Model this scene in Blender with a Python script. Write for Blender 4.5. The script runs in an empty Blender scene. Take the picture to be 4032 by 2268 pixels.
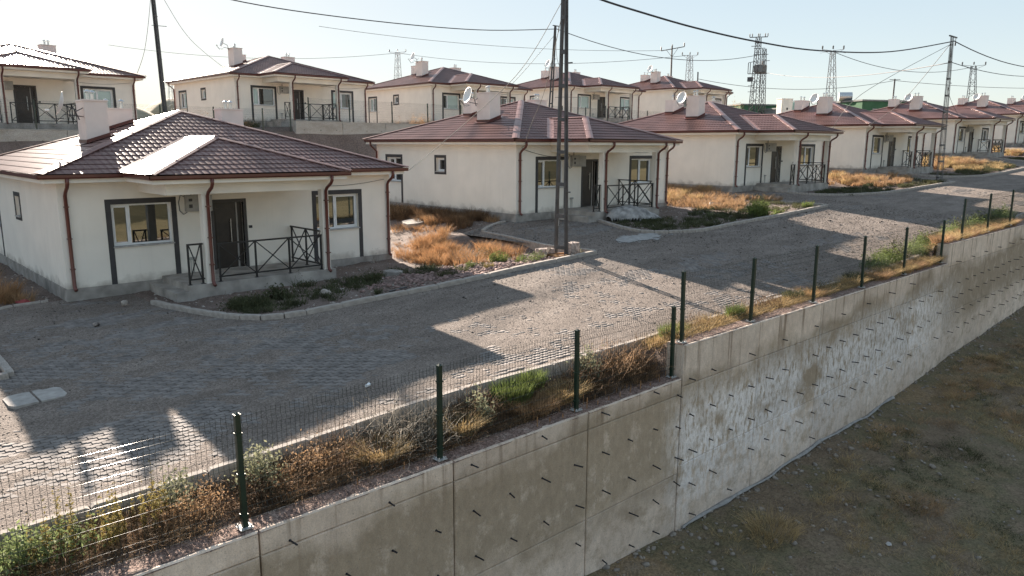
import bpy, bmesh, math, random
import numpy as np
from mathutils import Vector, Matrix
R = math.radians
rnd = random.Random(7)
S = bpy.context.scene
COL = S.collection

# ------------------------------------------------------------------ camera, sky, sun, exposure
YAW, PITCH, ROLL = 0.7569, -0.1888, 0.0046
cam = bpy.data.cameras.new('camera'); cam.sensor_width = 36.0; cam.lens = 2939.2 / 4032 * 36.0
cam.clip_start = 0.1; cam.clip_end = 4000
co = bpy.data.objects.new('camera', cam); COL.objects.link(co); S.camera = co
f = Vector((math.sin(YAW) * math.cos(PITCH), math.cos(YAW) * math.cos(PITCH), math.sin(PITCH)))
r0 = Vector((math.cos(YAW), -math.sin(YAW), 0)); u0 = r0.cross(f)
rr = r0 * math.cos(ROLL) + u0 * math.sin(ROLL); uu = -r0 * math.sin(ROLL) + u0 * math.cos(ROLL)
CAM = Vector((-4.847, -22.603, 3.875))
co.matrix_world = Matrix(((rr.x, uu.x, -f.x, CAM.x), (rr.y, uu.y, -f.y, CAM.y), (rr.z, uu.z, -f.z, CAM.z), (0, 0, 0, 1)))

SUN_AZ, SUN_EL = R(13.5), R(20.2)
w = bpy.data.worlds.new('World'); S.world = w; w.use_nodes = True
nt = w.node_tree; nt.nodes.clear()
sky = nt.nodes.new('ShaderNodeTexSky'); sky.sky_type = 'NISHITA'; sky.sun_disc = False
sky.sun_elevation = SUN_EL; sky.sun_rotation = SUN_AZ; sky.altitude = 1000
sky.air_density = 1.0; sky.dust_density = 0.6; sky.ozone_density = 1.0
bg = nt.nodes.new('ShaderNodeBackground'); bg.inputs[1].default_value = 0.103
wo = nt.nodes.new('ShaderNodeOutputWorld')
hs = nt.nodes.new('ShaderNodeHueSaturation'); hs.inputs['Saturation'].default_value = 2.1
mx = nt.nodes.new('ShaderNodeMix'); mx.data_type = 'RGBA'; mx.blend_type = 'MULTIPLY'; mx.inputs[0].default_value = 1.0; mx.inputs[7].default_value = (0.985, 1.0, 0.99, 1)
gm = nt.nodes.new('ShaderNodeGamma'); gm.inputs['Gamma'].default_value = 0.20      # evens the dome out, as the photograph's soft fill implies
nt.links.new(sky.outputs[0], gm.inputs['Color']); nt.links.new(gm.outputs[0], hs.inputs['Color']); nt.links.new(hs.outputs[0], mx.inputs[6]); nt.links.new(mx.outputs[2], bg.inputs[0]); nt.links.new(bg.outputs[0], wo.inputs[0])
sl = bpy.data.lights.new('sun', 'SUN'); sl.energy = 3.5; sl.angle = R(0.53); sl.color = (1.0, 0.87, 0.74)
so = bpy.data.objects.new('sun', sl); COL.objects.link(so)
sd = Vector((math.sin(SUN_AZ) * math.cos(SUN_EL), math.cos(SUN_AZ) * math.cos(SUN_EL), math.sin(SUN_EL)))
so.rotation_euler = (-sd).to_track_quat('-Z', 'Y').to_euler(); so.location = (0, 0, 60)
S.view_settings.view_transform = 'Standard'; S.view_settings.look = 'None'
S.view_settings.exposure = 2.62; S.view_settings.gamma = 1.0; S.view_settings.use_curve_mapping = False
S.cycles.max_bounces = 8; S.cycles.diffuse_bounces = 4; S.cycles.glossy_bounces = 3; S.cycles.transparent_max_bounces = 8
S.cycles.use_denoising = True
S.cycles.sample_clamp_indirect = 6.0

# ------------------------------------------------------------------ noise (numpy)
def _hash(i, j, s):
    n = (i * 374761393 + j * 668265263 + s * 1442695041) & 0xffffffff
    n = ((n ^ (n >> 13)) * 1274126177) & 0xffffffff
    return ((n ^ (n >> 16)) & 0xffff) / 65535.0
def vnoise(x, y, s=0):
    x = np.asarray(x, float); y = np.asarray(y, float)
    i = np.floor(x).astype(np.int64); j = np.floor(y).astype(np.int64)
    fx = x - i; fy = y - j; fx = fx * fx * (3 - 2 * fx); fy = fy * fy * (3 - 2 * fy)
    a = _hash(i, j, s); b = _hash(i + 1, j, s); c = _hash(i, j + 1, s); d = _hash(i + 1, j + 1, s)
    return (a * (1 - fx) + b * fx) * (1 - fy) + (c * (1 - fx) + d * fx) * fy
def fbm(x, y, s=0, o=4):
    t = 0; a = 0.5; n = 0
    for k in range(o):
        t = t + a * vnoise(x * 2 ** k, y * 2 ** k, s + k * 17); n += a; a *= 0.5
    return t / n

# ------------------------------------------------------------------ materials
def mat(name, col, rough=0.8, var=0.12, scale=6.0, col2=None, bump=0.0, bscale=60.0, metal=0.0, spec=0.5, det=5, coord='Object', stretch=None, trans=0.0):
    m = bpy.data.materials.new(name); m.use_nodes = True; n = m.node_tree; b = n.nodes['Principled BSDF']; L = n.links
    b.inputs['Roughness'].default_value = rough; b.inputs['Metallic'].default_value = metal
    b.inputs['Specular IOR Level'].default_value = spec
    if coord == 'World':
        g = n.nodes.new('ShaderNodeNewGeometry'); src = g.outputs['Position']
    else:
        tc = n.nodes.new('ShaderNodeTexCoord'); src = tc.outputs['Object']
    if stretch:
        mp = n.nodes.new('ShaderNodeMapping'); mp.inputs['Scale'].default_value = stretch; L.new(src, mp.inputs[0]); src = mp.outputs[0]
    nz = n.nodes.new('ShaderNodeTexNoise'); nz.inputs['Scale'].default_value = scale; nz.inputs['Detail'].default_value = det
    L.new(src, nz.inputs['Vector'])
    rp = n.nodes.new('ShaderNodeValToRGB'); c2 = col2 or tuple(max(0, x * (1 - 2 * var)) for x in col); c1 = tuple(min(1, x * (1 + var)) for x in col)
    rp.color_ramp.elements[0].position = 0.3; rp.color_ramp.elements[0].color = (*c2, 1)
    rp.color_ramp.elements[1].position = 0.7; rp.color_ramp.elements[1].color = (*c1, 1)
    L.new(nz.outputs['Fac'], rp.inputs[0])
    L.new(rp.outputs[0], b.inputs['Base Color'])
    if bump:
        n2 = n.nodes.new('ShaderNodeTexNoise'); n2.inputs['Scale'].default_value = bscale; n2.inputs['Detail'].default_value = 4
        L.new(src, n2.inputs['Vector'])
        bp = n.nodes.new('ShaderNodeBump'); bp.inputs['Strength'].default_value = bump; bp.inputs['Distance'].default_value = 0.02
        L.new(n2.outputs['Fac'], bp.inputs['Height']); L.new(bp.outputs[0], b.inputs['Normal'])
    if trans:
        tr = n.nodes.new('ShaderNodeBsdfTranslucent'); ad = n.nodes.new('ShaderNodeMixShader'); ad.inputs[0].default_value = trans
        L.new(rp.outputs[0], tr.inputs[0]); L.new(b.outputs[0], ad.inputs[1]); L.new(tr.outputs[0], ad.inputs[2])
        L.new(ad.outputs[0], n.nodes['Material Output'].inputs[0])
    m['ramp'] = rp.name
    return m

M = {}
M['plaster'] = mat('plaster', (0.86, 0.80, 0.715), 0.95, 0.03, 1.2, bump=0.35, bscale=55, spec=0.2)
def weather(m):
    n = m.node_tree; L = n.links; b = n.nodes['Principled BSDF']; src = b.inputs['Base Color'].links[0].from_socket
    tc = n.nodes.new('ShaderNodeTexCoord'); sx = n.nodes.new('ShaderNodeSeparateXYZ'); L.new(tc.outputs['Object'], sx.inputs[0])
    def nz(sc, st, d):
        mp = n.nodes.new('ShaderNodeMapping'); mp.inputs['Scale'].default_value = st; L.new(tc.outputs['Object'], mp.inputs[0])
        z = n.nodes.new('ShaderNodeTexNoise'); z.inputs['Scale'].default_value = sc; z.inputs['Detail'].default_value = d; L.new(mp.outputs[0], z.inputs[0]); return z.outputs['Fac']
    def rg(v, a, c, lo, hi):
        x = n.nodes.new('ShaderNodeMapRange'); x.inputs[1].default_value = a; x.inputs[2].default_value = c; x.inputs[3].default_value = lo; x.inputs[4].default_value = hi; L.new(v, x.inputs[0]); return x.outputs[0]
    def mt(op, a, c):
        x = n.nodes.new('ShaderNodeMath'); x.operation = op
        for i, v in ((0, a), (1, c)):
            if isinstance(v, float): x.inputs[i].default_value = v
            else: L.new(v, x.inputs[i])
        return x.outputs[0]
    splash = rg(mt('ADD', sx.outputs[2], mt('MULTIPLY', nz(2.5, (1, 1, 1), 8), 0.75)), 0.58, 0.32, 0.0, 0.6)
    streak = mt('MULTIPLY', rg(nz(6, (1, 1, 0.06), 4), 0.54, 0.72, 0.0, 0.09), rg(nz(0.8, (1, 1, 1), 3), 0.4, 0.6, 0.2, 1.0))
    for fac, c in ((streak, (0.45, 0.41, 0.35)), (splash, (0.30, 0.25, 0.20))):
        x = n.nodes.new('ShaderNodeMix'); x.data_type = 'RGBA'; L.new(fac, x.inputs[0]); L.new(src, x.inputs[6]); x.inputs[7].default_value = (*c, 1); src = x.outputs[2]
    L.new(src, b.inputs['Base Color'])
weather(M['plaster'])
M['plaster_trim'] = mat('plaster_trim', (0.84, 0.785, 0.70), 0.9, 0.03, 1.5, bump=0.15, bscale=60, spec=0.2)
M['chimney'] = mat('chimney_render', (0.78, 0.69, 0.64), 0.95, 0.04, 2, bump=0.3, bscale=50, spec=0.2)
M['plinth'] = mat('plinth', (0.34, 0.31, 0.28), 0.95, 0.2, 2.5, bump=0.3, bscale=30, spec=0.2)
M['slab'] = mat('porch_concrete', (0.38, 0.345, 0.31), 0.95, 0.2, 2.0, bump=0.25, bscale=25, spec=0.2)
M['tile'] = mat('roof_tile_sheet', (0.160, 0.092, 0.084), 0.30, 0.14, 0.9, spec=0.05)
M['cap'] = mat('ridge_cap_sheet', (0.22, 0.125, 0.113), 0.32, 0.12, 1.5, spec=0.10)
M['gutter'] = mat('brown_gutter', (0.115, 0.035, 0.026), 0.3, 0.12, 3)
M['pipe'] = mat('brown_downpipe', (0.135, 0.043, 0.032), 0.33, 0.15, 3)
M['surround'] = mat('dark_grey_paint', (0.062, 0.058, 0.058), 0.85, 0.1, 4, bump=0.2, bscale=50)
M['pvc'] = mat('white_window_frame', (0.78, 0.79, 0.80), 0.35, 0.03, 6)
M['sill'] = mat('sill_stone', (0.42, 0.40, 0.38), 0.6, 0.12, 8)
M['door'] = mat('dark_brown_door', (0.032, 0.023, 0.018), 0.4, 0.2, 5)
M['doorframe'] = mat('door_frame_grey', (0.058, 0.052, 0.05), 0.6, 0.1, 5)
M['gap'] = mat('pale_door_edge', (0.30, 0.28, 0.26), 0.6, 0.1, 5)
M['railing'] = mat('black_railing', (0.018, 0.016, 0.016), 0.45, 0.2, 5)
M['meter'] = mat('grey_meter_box', (0.36, 0.35, 0.33), 0.5, 0.08, 6)
M['steel'] = mat('galvanised_steel', (0.55, 0.55, 0.54), 0.32, 0.1, 8, metal=0.9)
M['dish'] = mat('white_dish', (0.74, 0.74, 0.72), 0.4, 0.04, 4)
M['dark'] = mat('dark_metal', (0.05, 0.05, 0.055), 0.5, 0.1, 6)
M['pole'] = mat('grey_painted_steel', (0.088, 0.084, 0.084), 0.55, 0.15, 3)
M['lattice'] = mat('galvanised_lattice', (0.085, 0.08, 0.085), 0.5, 0.15, 3)
M['lattice_hazed'] = mat('hazed_galvanised_lattice', (0.34, 0.33, 0.33), 0.5, 0.1, 3)  # distance haze on the far pylons, put into the colour as a paler tone
M['cable'] = mat('black_cable', (0.035, 0.035, 0.045), 0.6, 0.1, 3)
M['pale_wire'] = mat('pale_wire', (0.30, 0.28, 0.25), 0.8, 0.1, 3, spec=0.2)
M['wire'] = mat('grey_wire', (0.07, 0.07, 0.075), 0.6, 0.1, 3)
M['green_post'] = mat('dark_green_post', (0.012, 0.030, 0.020), 0.35, 0.15, 5)
M['mesh_wire'] = mat('dark_green_mesh_wire', (0.024, 0.030, 0.026), 0.10, 0.1, 5, spec=0.3)
M['base'] = mat('base_plate', (0.38, 0.38, 0.37), 0.55, 0.25, 25)
M['rebar'] = mat('dark_drain_stub', (0.018, 0.019, 0.026), 0.6, 0.2, 20)
M['rust'] = mat('rusty_rebar', (0.10, 0.05, 0.03), 0.8, 0.2, 20)
M['kerb'] = mat('kerb_concrete', (0.36, 0.32, 0.285), 0.95, 0.14, 4, bump=0.3, bscale=40, spec=0.2)
M['paver'] = mat('paver_concrete', (0.215, 0.192, 0.178), 0.9, 0.2, 5.0, bump=0.15, bscale=60, spec=0.25, coord='World')
M['rock'] = mat('pale_stone', (0.40, 0.35, 0.31), 0.95, 0.2, 9, bump=0.3, bscale=20, spec=0.2)
M['pebble'] = mat('road_gravel', (0.21, 0.178, 0.16), 0.95, 0.45, 11, coord='World', spec=0.2, det=1)
M['lower_rock'] = mat('dull_stone', (0.27, 0.235, 0.20), 0.95, 0.25, 9, spec=0.2, coord='World')
M['redrock'] = mat('reddish_rubble', (0.27, 0.185, 0.165), 0.95, 0.25, 8, coord='World', spec=0.2, det=2)
M['tarp'] = mat('dusty_plastic_sheet', (0.30, 0.28, 0.265), 0.6, 0.3, 4, bump=0.8, bscale=7)
M['block'] = mat('rough_concrete_block', (0.42, 0.34, 0.30), 0.95, 0.3, 9, bump=0.8, bscale=18, spec=0.2)
M['manhole'] = mat('manhole_concrete', (0.36, 0.335, 0.31), 0.95, 0.12, 6, bump=0.2, bscale=50, spec=0.2)
M['lime'] = mat('pale_lime_dust', (0.33, 0.315, 0.30), 1.0, 0.12, 6, spec=0.1, coord='World')
M['wood'] = mat('weathered_plank', (0.25, 0.18, 0.13), 0.9, 0.2, 8, stretch=(1, 8, 8))
M['green_wall'] = mat('green_building_paint', (0.05, 0.13, 0.065), 0.9, 0.1, 1)
M['grey_block'] = mat('grey_blockwork', (0.23, 0.23, 0.22), 0.95, 0.1, 1)
M['glassgreen'] = mat('pale_green_glazing', (0.35, 0.5, 0.42), 0.3, 0.1, 1)
# foliage
def leafm(name, c, v=0.25, tr=0.3, sc=3.0): M[name] = mat(name, c, 0.8, v, sc, coord='World', spec=0.25, trans=tr, det=2)
leafm('dry_orange', (0.42, 0.27, 0.15)); leafm('rust', (0.40, 0.23, 0.115)); leafm('straw', (0.46, 0.335, 0.17)); leafm('brown_weed', (0.17, 0.105, 0.06))
leafm('green_needle', (0.145, 0.185, 0.055), tr=0.35); leafm('leaf_green', (0.185, 0.225, 0.095), tr=0.35); leafm('dark_weed', (0.085, 0.092, 0.045))
leafm('grey_twig', (0.27, 0.24, 0.195), tr=0.0); leafm('pale_leaf', (0.30, 0.30, 0.19)); leafm('ochre_leaf', (0.25, 0.20, 0.07)); leafm('olive', (0.10, 0.10, 0.05))

def glass():
    m = bpy.data.materials.new('window_glass'); m.use_nodes = True; b = m.node_tree.nodes['Principled BSDF']
    b.inputs['Base Color'].default_value = (0.016, 0.017, 0.016, 1); b.inputs['Roughness'].default_value = 0.02
    b.inputs['Specular IOR Level'].default_value = 0.95; b.inputs['IOR'].default_value = 1.7
    n = m.node_tree; nz = n.nodes.new('ShaderNodeTexNoise'); nz.inputs['Scale'].default_value = 1.3
    bp = n.nodes.new('ShaderNodeBump'); bp.inputs['Strength'].default_value = 0.02
    n.links.new(nz.outputs['Fac'], bp.inputs['Height']); n.links.new(bp.outputs[0], b.inputs['Normal'])
    return m
M['glass'] = glass()
M['glass_pale'] = glass(); M['glass_pale'].name = 'painted_reflection_glass'; M['glass_pale'].node_tree.nodes['Principled BSDF'].inputs['Base Color'].default_value = (0.30, 0.40, 0.375, 1)  # pale teal base colour paints a sky reflection into these panes

def ramp_mat(name, stops, scale, detail=6, rough=0.95, bump=0.5, bscale=25, stretch=None, cell=None, cv=(0.6, 1.5)):
    """world-space noise ramp of several natural colours"""
    m = bpy.data.materials.new(name); m.use_nodes = True; n = m.node_tree; L = n.links; b = n.nodes['Principled BSDF']
    b.inputs['Roughness'].default_value = rough; b.inputs['Specular IOR Level'].default_value = 0.2
    g = n.nodes.new('ShaderNodeNewGeometry'); src = g.outputs['Position']
    mp = n.nodes.new('ShaderNodeMapping'); mp.inputs['Scale'].default_value = stretch or (1, 1, 1); L.new(src, mp.inputs[0])
    nz = n.nodes.new('ShaderNodeTexNoise'); nz.inputs['Scale'].default_value = scale; nz.inputs['Detail'].default_value = detail; nz.inputs['Roughness'].default_value = 0.62
    L.new(mp.outputs[0], nz.inputs['Vector'])
    rp = n.nodes.new('ShaderNodeValToRGB'); e = rp.color_ramp.elements
    e[0].position = stops[0][0]; e[0].color = (*stops[0][1], 1); e[1].position = stops[-1][0]; e[1].color = (*stops[-1][1], 1)
    for p, c in stops[1:-1]:
        k = e.new(p); k.color = (*c, 1)
    L.new(nz.outputs['Fac'], rp.inputs[0]); out = rp.outputs[0]
    # fine grain speckle
    n3 = n.nodes.new('ShaderNodeTexNoise'); n3.inputs['Scale'].default_value = 45; n3.inputs['Detail'].default_value = 3; L.new(src, n3.inputs['Vector'])
    mr = n.nodes.new('ShaderNodeMapRange'); mr.inputs[1].default_value = 0.3; mr.inputs[2].default_value = 0.7; mr.inputs[3].default_value = 0.72; mr.inputs[4].default_value = 1.28
    L.new(n3.outputs['Fac'], mr.inputs[0])
    mx = n.nodes.new('ShaderNodeMix'); mx.data_type = 'RGBA'; mx.blend_type = 'MULTIPLY'; mx.inputs[0].default_value = 1.0
    L.new(out, mx.inputs[6]); L.new(mr.outputs[0], mx.inputs[7]); out = mx.outputs[2]
    if cell:                                            # grains of differing tone
        vo = n.nodes.new('ShaderNodeTexVoronoi'); vo.inputs['Scale'].default_value = cell; L.new(src, vo.inputs['Vector'])
        sp = n.nodes.new('ShaderNodeSeparateColor'); L.new(vo.outputs['Color'], sp.inputs[0])
        m2 = n.nodes.new('ShaderNodeMapRange'); m2.inputs[3].default_value = cv[0]; m2.inputs[4].default_value = cv[1]; L.new(sp.outputs[0], m2.inputs[0])
        m3 = n.nodes.new('ShaderNodeMix'); m3.data_type = 'RGBA'; m3.blend_type = 'MULTIPLY'; m3.inputs[0].default_value = 1.0
        L.new(out, m3.inputs[6]); L.new(m2.outputs[0], m3.inputs[7]); out = m3.outputs[2]
    L.new(out, b.inputs['Base Color'])
    bp = n.nodes.new('ShaderNodeBump'); bp.inputs['Strength'].default_value = bump; bp.inputs['Distance'].default_value = 0.03
    n2 = n.nodes.new('ShaderNodeTexNoise'); n2.inputs['Scale'].default_value = bscale; n2.inputs['Detail'].default_value = 6; L.new(src, n2.inputs['Vector'])
    L.new(n2.outputs['Fac'], bp.inputs['Height']); L.new(bp.outputs[0], b.inputs['Normal'])
    return m
M['soil'] = ramp_mat('yard_soil', [(0.3, (0.10, 0.075, 0.062)), (0.45, (0.14, 0.105, 0.088)), (0.6, (0.165, 0.125, 0.107)), (0.75, (0.20, 0.16, 0.14))], 0.7, cell=24, cv=(0.72, 1.3))
M['lower'] = ramp_mat('lower_ground_soil', [(0.30, (0.115, 0.083, 0.055)), (0.42, (0.17, 0.126, 0.085)), (0.52, (0.13, 0.11, 0.064)), (0.62, (0.21, 0.148, 0.086)), (0.75, (0.185, 0.15, 0.115))], 0.35, bscale=14, bump=0.9, cell=24, cv=(0.72, 1.28))
M['gravel'] = ramp_mat('gravel_dust', [(0.3, (0.14, 0.115, 0.098)), (0.5, (0.185, 0.152, 0.13)), (0.7, (0.235, 0.197, 0.17))], 1.6, bscale=40, bump=1.0, stretch=(0.4, 1, 1), cell=34, cv=(0.70, 1.32))
M['far_hill'] = ramp_mat('far_dry_hill', [(0.3, (0.26, 0.22, 0.15)), (0.5, (0.33, 0.285, 0.20)), (0.7, (0.38, 0.33, 0.24))], 0.12, bump=0.3, bscale=1.5)
M['field'] = ramp_mat('dry_field', [(0.3, (0.34, 0.285, 0.15)), (0.5, (0.43, 0.36, 0.20)), (0.7, (0.31, 0.27, 0.14))], 0.06, bump=0.3, bscale=2)
M['hill'] = ramp_mat('dry_hill', [(0.3, (0.085, 0.08, 0.042)), (0.5, (0.12, 0.11, 0.058)), (0.7, (0.155, 0.135, 0.075))], 0.05, bump=0.4, bscale=1)

def concrete():
    m = bpy.data.materials.new('retaining_wall_concrete'); m.use_nodes = True; n = m.node_tree; L = n.links; b = n.nodes['Principled BSDF']
    b.inputs['Roughness'].default_value = 0.95; b.inputs['Specular IOR Level'].default_value = 0.15
    g = n.nodes.new('ShaderNodeNewGeometry'); src = g.outputs['Position']
    def noise(sc, stretch=(1, 1, 1), d=5, ro=0.6):
        mp = n.nodes.new('ShaderNodeMapping'); mp.inputs['Scale'].default_value = stretch; L.new(src, mp.inputs[0])
        z = n.nodes.new('ShaderNodeTexNoise'); z.inputs['Scale'].default_value = sc; z.inputs['Detail'].default_value = d; z.inputs['Roughness'].default_value = ro
        L.new(mp.outputs[0], z.inputs['Vector']); return z.outputs['Fac']
    def mix(a, c, fac, mode='MIX'):
        x = n.nodes.new('ShaderNodeMix'); x.data_type = 'RGBA'; x.blend_type = mode
        if isinstance(fac, float): x.inputs[0].default_value = fac
        else: L.new(fac, x.inputs[0])
        for s, v in ((6, a), (7, c)):
            if isinstance(v, tuple): x.inputs[s].default_value = (*v, 1)
            else: L.new(v, x.inputs[s])
        return x.outputs[2]
    def rng(v, a, c, lo=0.0, hi=1.0):
        x = n.nodes.new('ShaderNodeMapRange'); x.inputs[1].default_value = a; x.inputs[2].default_value = c; x.inputs[3].default_value = lo; x.inputs[4].default_value = hi
        L.new(v, x.inputs[0]); return x.outputs[0]
    def mth(op, a, c):
        x = n.nodes.new('ShaderNodeMath'); x.operation = op
        for s, v in ((0, a), (1, c)):
            if isinstance(v, (int, float)): x.inputs[s].default_value = v
            else: L.new(v, x.inputs[s])
        return x.outputs[0]
    sx = n.nodes.new('ShaderNodeSeparateXYZ'); L.new(src, sx.inputs[0])
    zc = mth('SUBTRACT', sx.outputs[2], mth('MULTIPLY', sx.outputs[0], 0.035))       # pours climb a little with the hill
    col = mix((0.60, 0.485, 0.395), (0.71, 0.59, 0.49), rng(noise(0.9, (1, 1, 1)), 0.35, 0.65))
    # damp brown algae band through the middle lifts
    wob = mth('MULTIPLY', mth('SUBTRACT', noise(0.55, (1, 1, 1), 4), 0.5), 2.2)
    zb = mth('ADD', zc, wob)
    band = mth('MULTIPLY', rng(zb, -3.7, -3.0), rng(zb, -1.05, -1.5))
    band = mth('MULTIPLY', band, rng(noise(2.4, (1, 1, 0.8), 10, 0.75), 0.26, 0.47))
    col = mix(col, (0.33, 0.26, 0.185), mth('MULTIPLY', band, 0.85))
    # white lime bloom, mostly on the second and third bays
    bx = mth('MULTIPLY', rng(sx.outputs[0], 7.4, 8.4), rng(sx.outputs[0], 27.0, 22.0))
    bl = mth('MULTIPLY', bx, mth('MULTIPLY', rng(zc, -5.0, -3.6), rng(zc, -1.3, -2.2)))
    bl = mth('MULTIPLY', bl, mth('MULTIPLY', rng(noise(0.75, (1, 1, 1.2), 5, 0.6), 0.36, 0.50), rng(noise(8.0, (1, 1, 0.42), 8, 0.75), 0.40, 0.52)))
    col = mix(col, (0.80, 0.755, 0.735), mth('MULTIPLY', bl, 0.92))
    # rust and dirt runs under the top edge
    run = mth('MULTIPLY', rng(noise(5.0, (1, 1, 0.05), 3), 0.56, 0.70), rng(zc, -2.0, -0.9))
    col = mix(col, (0.22, 0.155, 0.11), mth('MULTIPLY', run, 0.8))
    mott = rng(noise(6.5, (1, 1, 0.6), 8, 0.75), 0.3, 0.7, 0.82, 1.16); col = mix(col, mott, 1.0, 'MULTIPLY')
    low = mth('MULTIPLY', rng(zc, -3.2, -3.6), rng(noise(1.7, (1, 1, 1.3), 9, 0.75), 0.48, 0.62))
    col = mix(col, (0.37, 0.29, 0.21), mth('MULTIPLY', low, 0.7))
    oi = n.nodes.new('ShaderNodeObjectInfo'); col = mix(col, rng(oi.outputs['Random'], 0.0, 1.0, 0.84, 1.06), 1.0, 'MULTIPLY')      # each pour a little different
    pit = rng(noise(30, (1, 1, 1), 2), 0.66, 0.72)
    col = mix(col, (0.16, 0.14, 0.12), mth('MULTIPLY', pit, 0.6))
    fine = rng(noise(60, (1, 1, 1), 3), 0.3, 0.7, 0.86, 1.14)
    col = mix(col, fine, 1.0, 'MULTIPLY')
    L.new(col, b.inputs['Base Color'])
    bp = n.nodes.new('ShaderNodeBump'); bp.inputs['Strength'].default_value = 0.5; bp.inputs['Distance'].default_value = 0.02
    L.new(noise(22, (1, 1, 0.6), 6), bp.inputs['Height']); L.new(bp.outputs[0], b.inputs['Normal'])
    return m
M['concrete'] = concrete()
M['walltop'] = ramp_mat('wall_top_mortar', [(0.3, (0.13, 0.085, 0.07)), (0.5, (0.20, 0.135, 0.11)), (0.7, (0.27, 0.205, 0.17))], 7, bump=1.0, bscale=30, cell=40, cv=(0.5, 1.5))
M['backwall'] = ramp_mat('terrace_concrete', [(0.3, (0.27, 0.24, 0.20)), (0.5, (0.37, 0.345, 0.31)), (0.7, (0.43, 0.405, 0.37))], 0.6, bump=0.5, bscale=12, stretch=(1, 1, 2.2))

# ------------------------------------------------------------------ mesh helpers
class MB:
    def __init__(s): s.v = []; s.f = []
    def add(s, vs, fs):
        o = len(s.v); s.v += [tuple(p) for p in vs]; s.f += [tuple(i + o for i in q) for q in fs]
    def box(s, x0, x1, y0, y1, z0, z1):
        s.add([(x0, y0, z0), (x1, y0, z0), (x1, y1, z0), (x0, y1, z0), (x0, y0, z1), (x1, y0, z1), (x1, y1, z1), (x0, y1, z1)],
              [(0, 3, 2, 1), (4, 5, 6, 7), (0, 1, 5, 4), (1, 2, 6, 5), (2, 3, 7, 6), (3, 0, 4, 7)])
    def quad(s, a, b, c, d): s.add([a, b, c, d], [(0, 1, 2, 3)])
    def bar(s, p, q, w=0.04, h=None, up=(0, 0, 1)):
        h = h or w; p = Vector(p); q = Vector(q); d = (q - p).normalized(); u = Vector(up)
        if abs(d.dot(u)) > 0.98: u = Vector((0, 1, 0))
        a = d.cross(u).normalized() * w / 2; b = a.cross(d).normalized() * h / 2
        s.add([p - a - b, p + a - b, p + a + b, p - a + b, q - a - b, q + a - b, q + a + b, q - a + b],
              [(0, 3, 2, 1), (4, 5, 6, 7), (0, 1, 5, 4), (1, 2, 6, 5), (2, 3, 7, 6), (3, 0, 4, 7)])
    def tube(s, pts, r, n=6, cap=True, taper=None):
        pts = [Vector(p) for p in pts]; o = len(s.v); prev = None
        for k, p in enumerate(pts):
            d = (pts[min(k + 1, len(pts) - 1)] - pts[max(k - 1, 0)]).normalized()
            if prev is None:
                u = Vector((0, 0, 1)) if abs(d.z) < 0.95 else Vector((1, 0, 0))
            else: u = prev
            a = d.cross(u); a = (a if a.length > 1e-6 else d.cross(Vector((0, 1, 0)))).normalized(); b = a.cross(d).normalized(); prev = b
            rk = r if taper is None else r * taper[k]
            for i in range(n):
                t = 2 * math.pi * i / n; s.v.append(tuple(p + a * math.cos(t) * rk + b * math.sin(t) * rk))
        for k in range(len(pts) - 1):
            for i in range(n):
                j = (i + 1) % n; s.f.append((o + k * n + i, o + k * n + j, o + (k + 1) * n + j, o + (k + 1) * n + i))
        if cap:
            s.f.append(tuple(o + i for i in reversed(range(n)))); s.f.append(tuple(o + (len(pts) - 1) * n + i for i in range(n)))
    def lathe(s, prof, c=(0, 0, 0), n=12):
        o = len(s.v)
        for r, z in prof:
            for i in range(n):
                t = 2 * math.pi * i / n; s.v.append((c[0] + r * math.cos(t), c[1] + r * math.sin(t), c[2] + z))
        for k in range(len(prof) - 1):
            for i in range(n):
                j = (i + 1) % n; s.f.append((o + k * n + i, o + k * n + j, o + (k + 1) * n + j, o + (k + 1) * n + i))
    def build(s, name, m, parent=None, smooth=False, world=False):
        me = bpy.data.meshes.new(name); v = s.v
        if world and parent is not None:
            l = parent.location; v = [(a - l.x, b - l.y, c - l.z) for a, b, c in v]
        me.from_pydata(v, [], s.f); me.update()
        if smooth: me.shade_smooth()
        return link(name, me, m, parent)
def link(name, me, m=None, parent=None):
    if m is not None and not me.materials: me.materials.append(m)
    o = bpy.data.objects.new(name, me); COL.objects.link(o)
    if parent is not None: o.parent = parent
    return o
def tag(o, label, cat, group=None):
    o['label'] = label; o['category'] = cat
    if group: o['group'] = group
    return o
def thing(name, label, cat, loc=(0, 0, 0), rz=0.0, group=None):
    o = bpy.data.objects.new(name, None); COL.objects.link(o); o.location = loc; o.rotation_euler = (0, 0, rz); o.empty_display_size = 0.2
    return tag(o, label, cat, group)
def setting(o, kind='structure'):
    o['kind'] = kind; return o
def copy_tree(o, parent=None):
    c = o.copy(); COL.objects.link(c); c.parent = parent
    for ch in list(o.children): copy_tree(ch, c)
    return c
def npmesh(name, V, F, m, parent=None, smooth=False):
    """V (n,3), F (k,3 or 4) arrays -> one mesh object"""
    me = bpy.data.meshes.new(name); V = np.asarray(V, np.float32); F = np.asarray(F, np.int32); k = F.shape[1]
    me.vertices.add(len(V)); me.vertices.foreach_set('co', V.ravel())
    me.loops.add(F.size); me.loops.foreach_set('vertex_index', F.ravel())
    me.polygons.add(len(F)); me.polygons.foreach_set('loop_start', np.arange(0, F.size, k, dtype=np.int32))
    me.update(calc_edges=True); me.validate()
    if smooth: me.shade_smooth()
    return link(name, me, m, parent)
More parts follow.
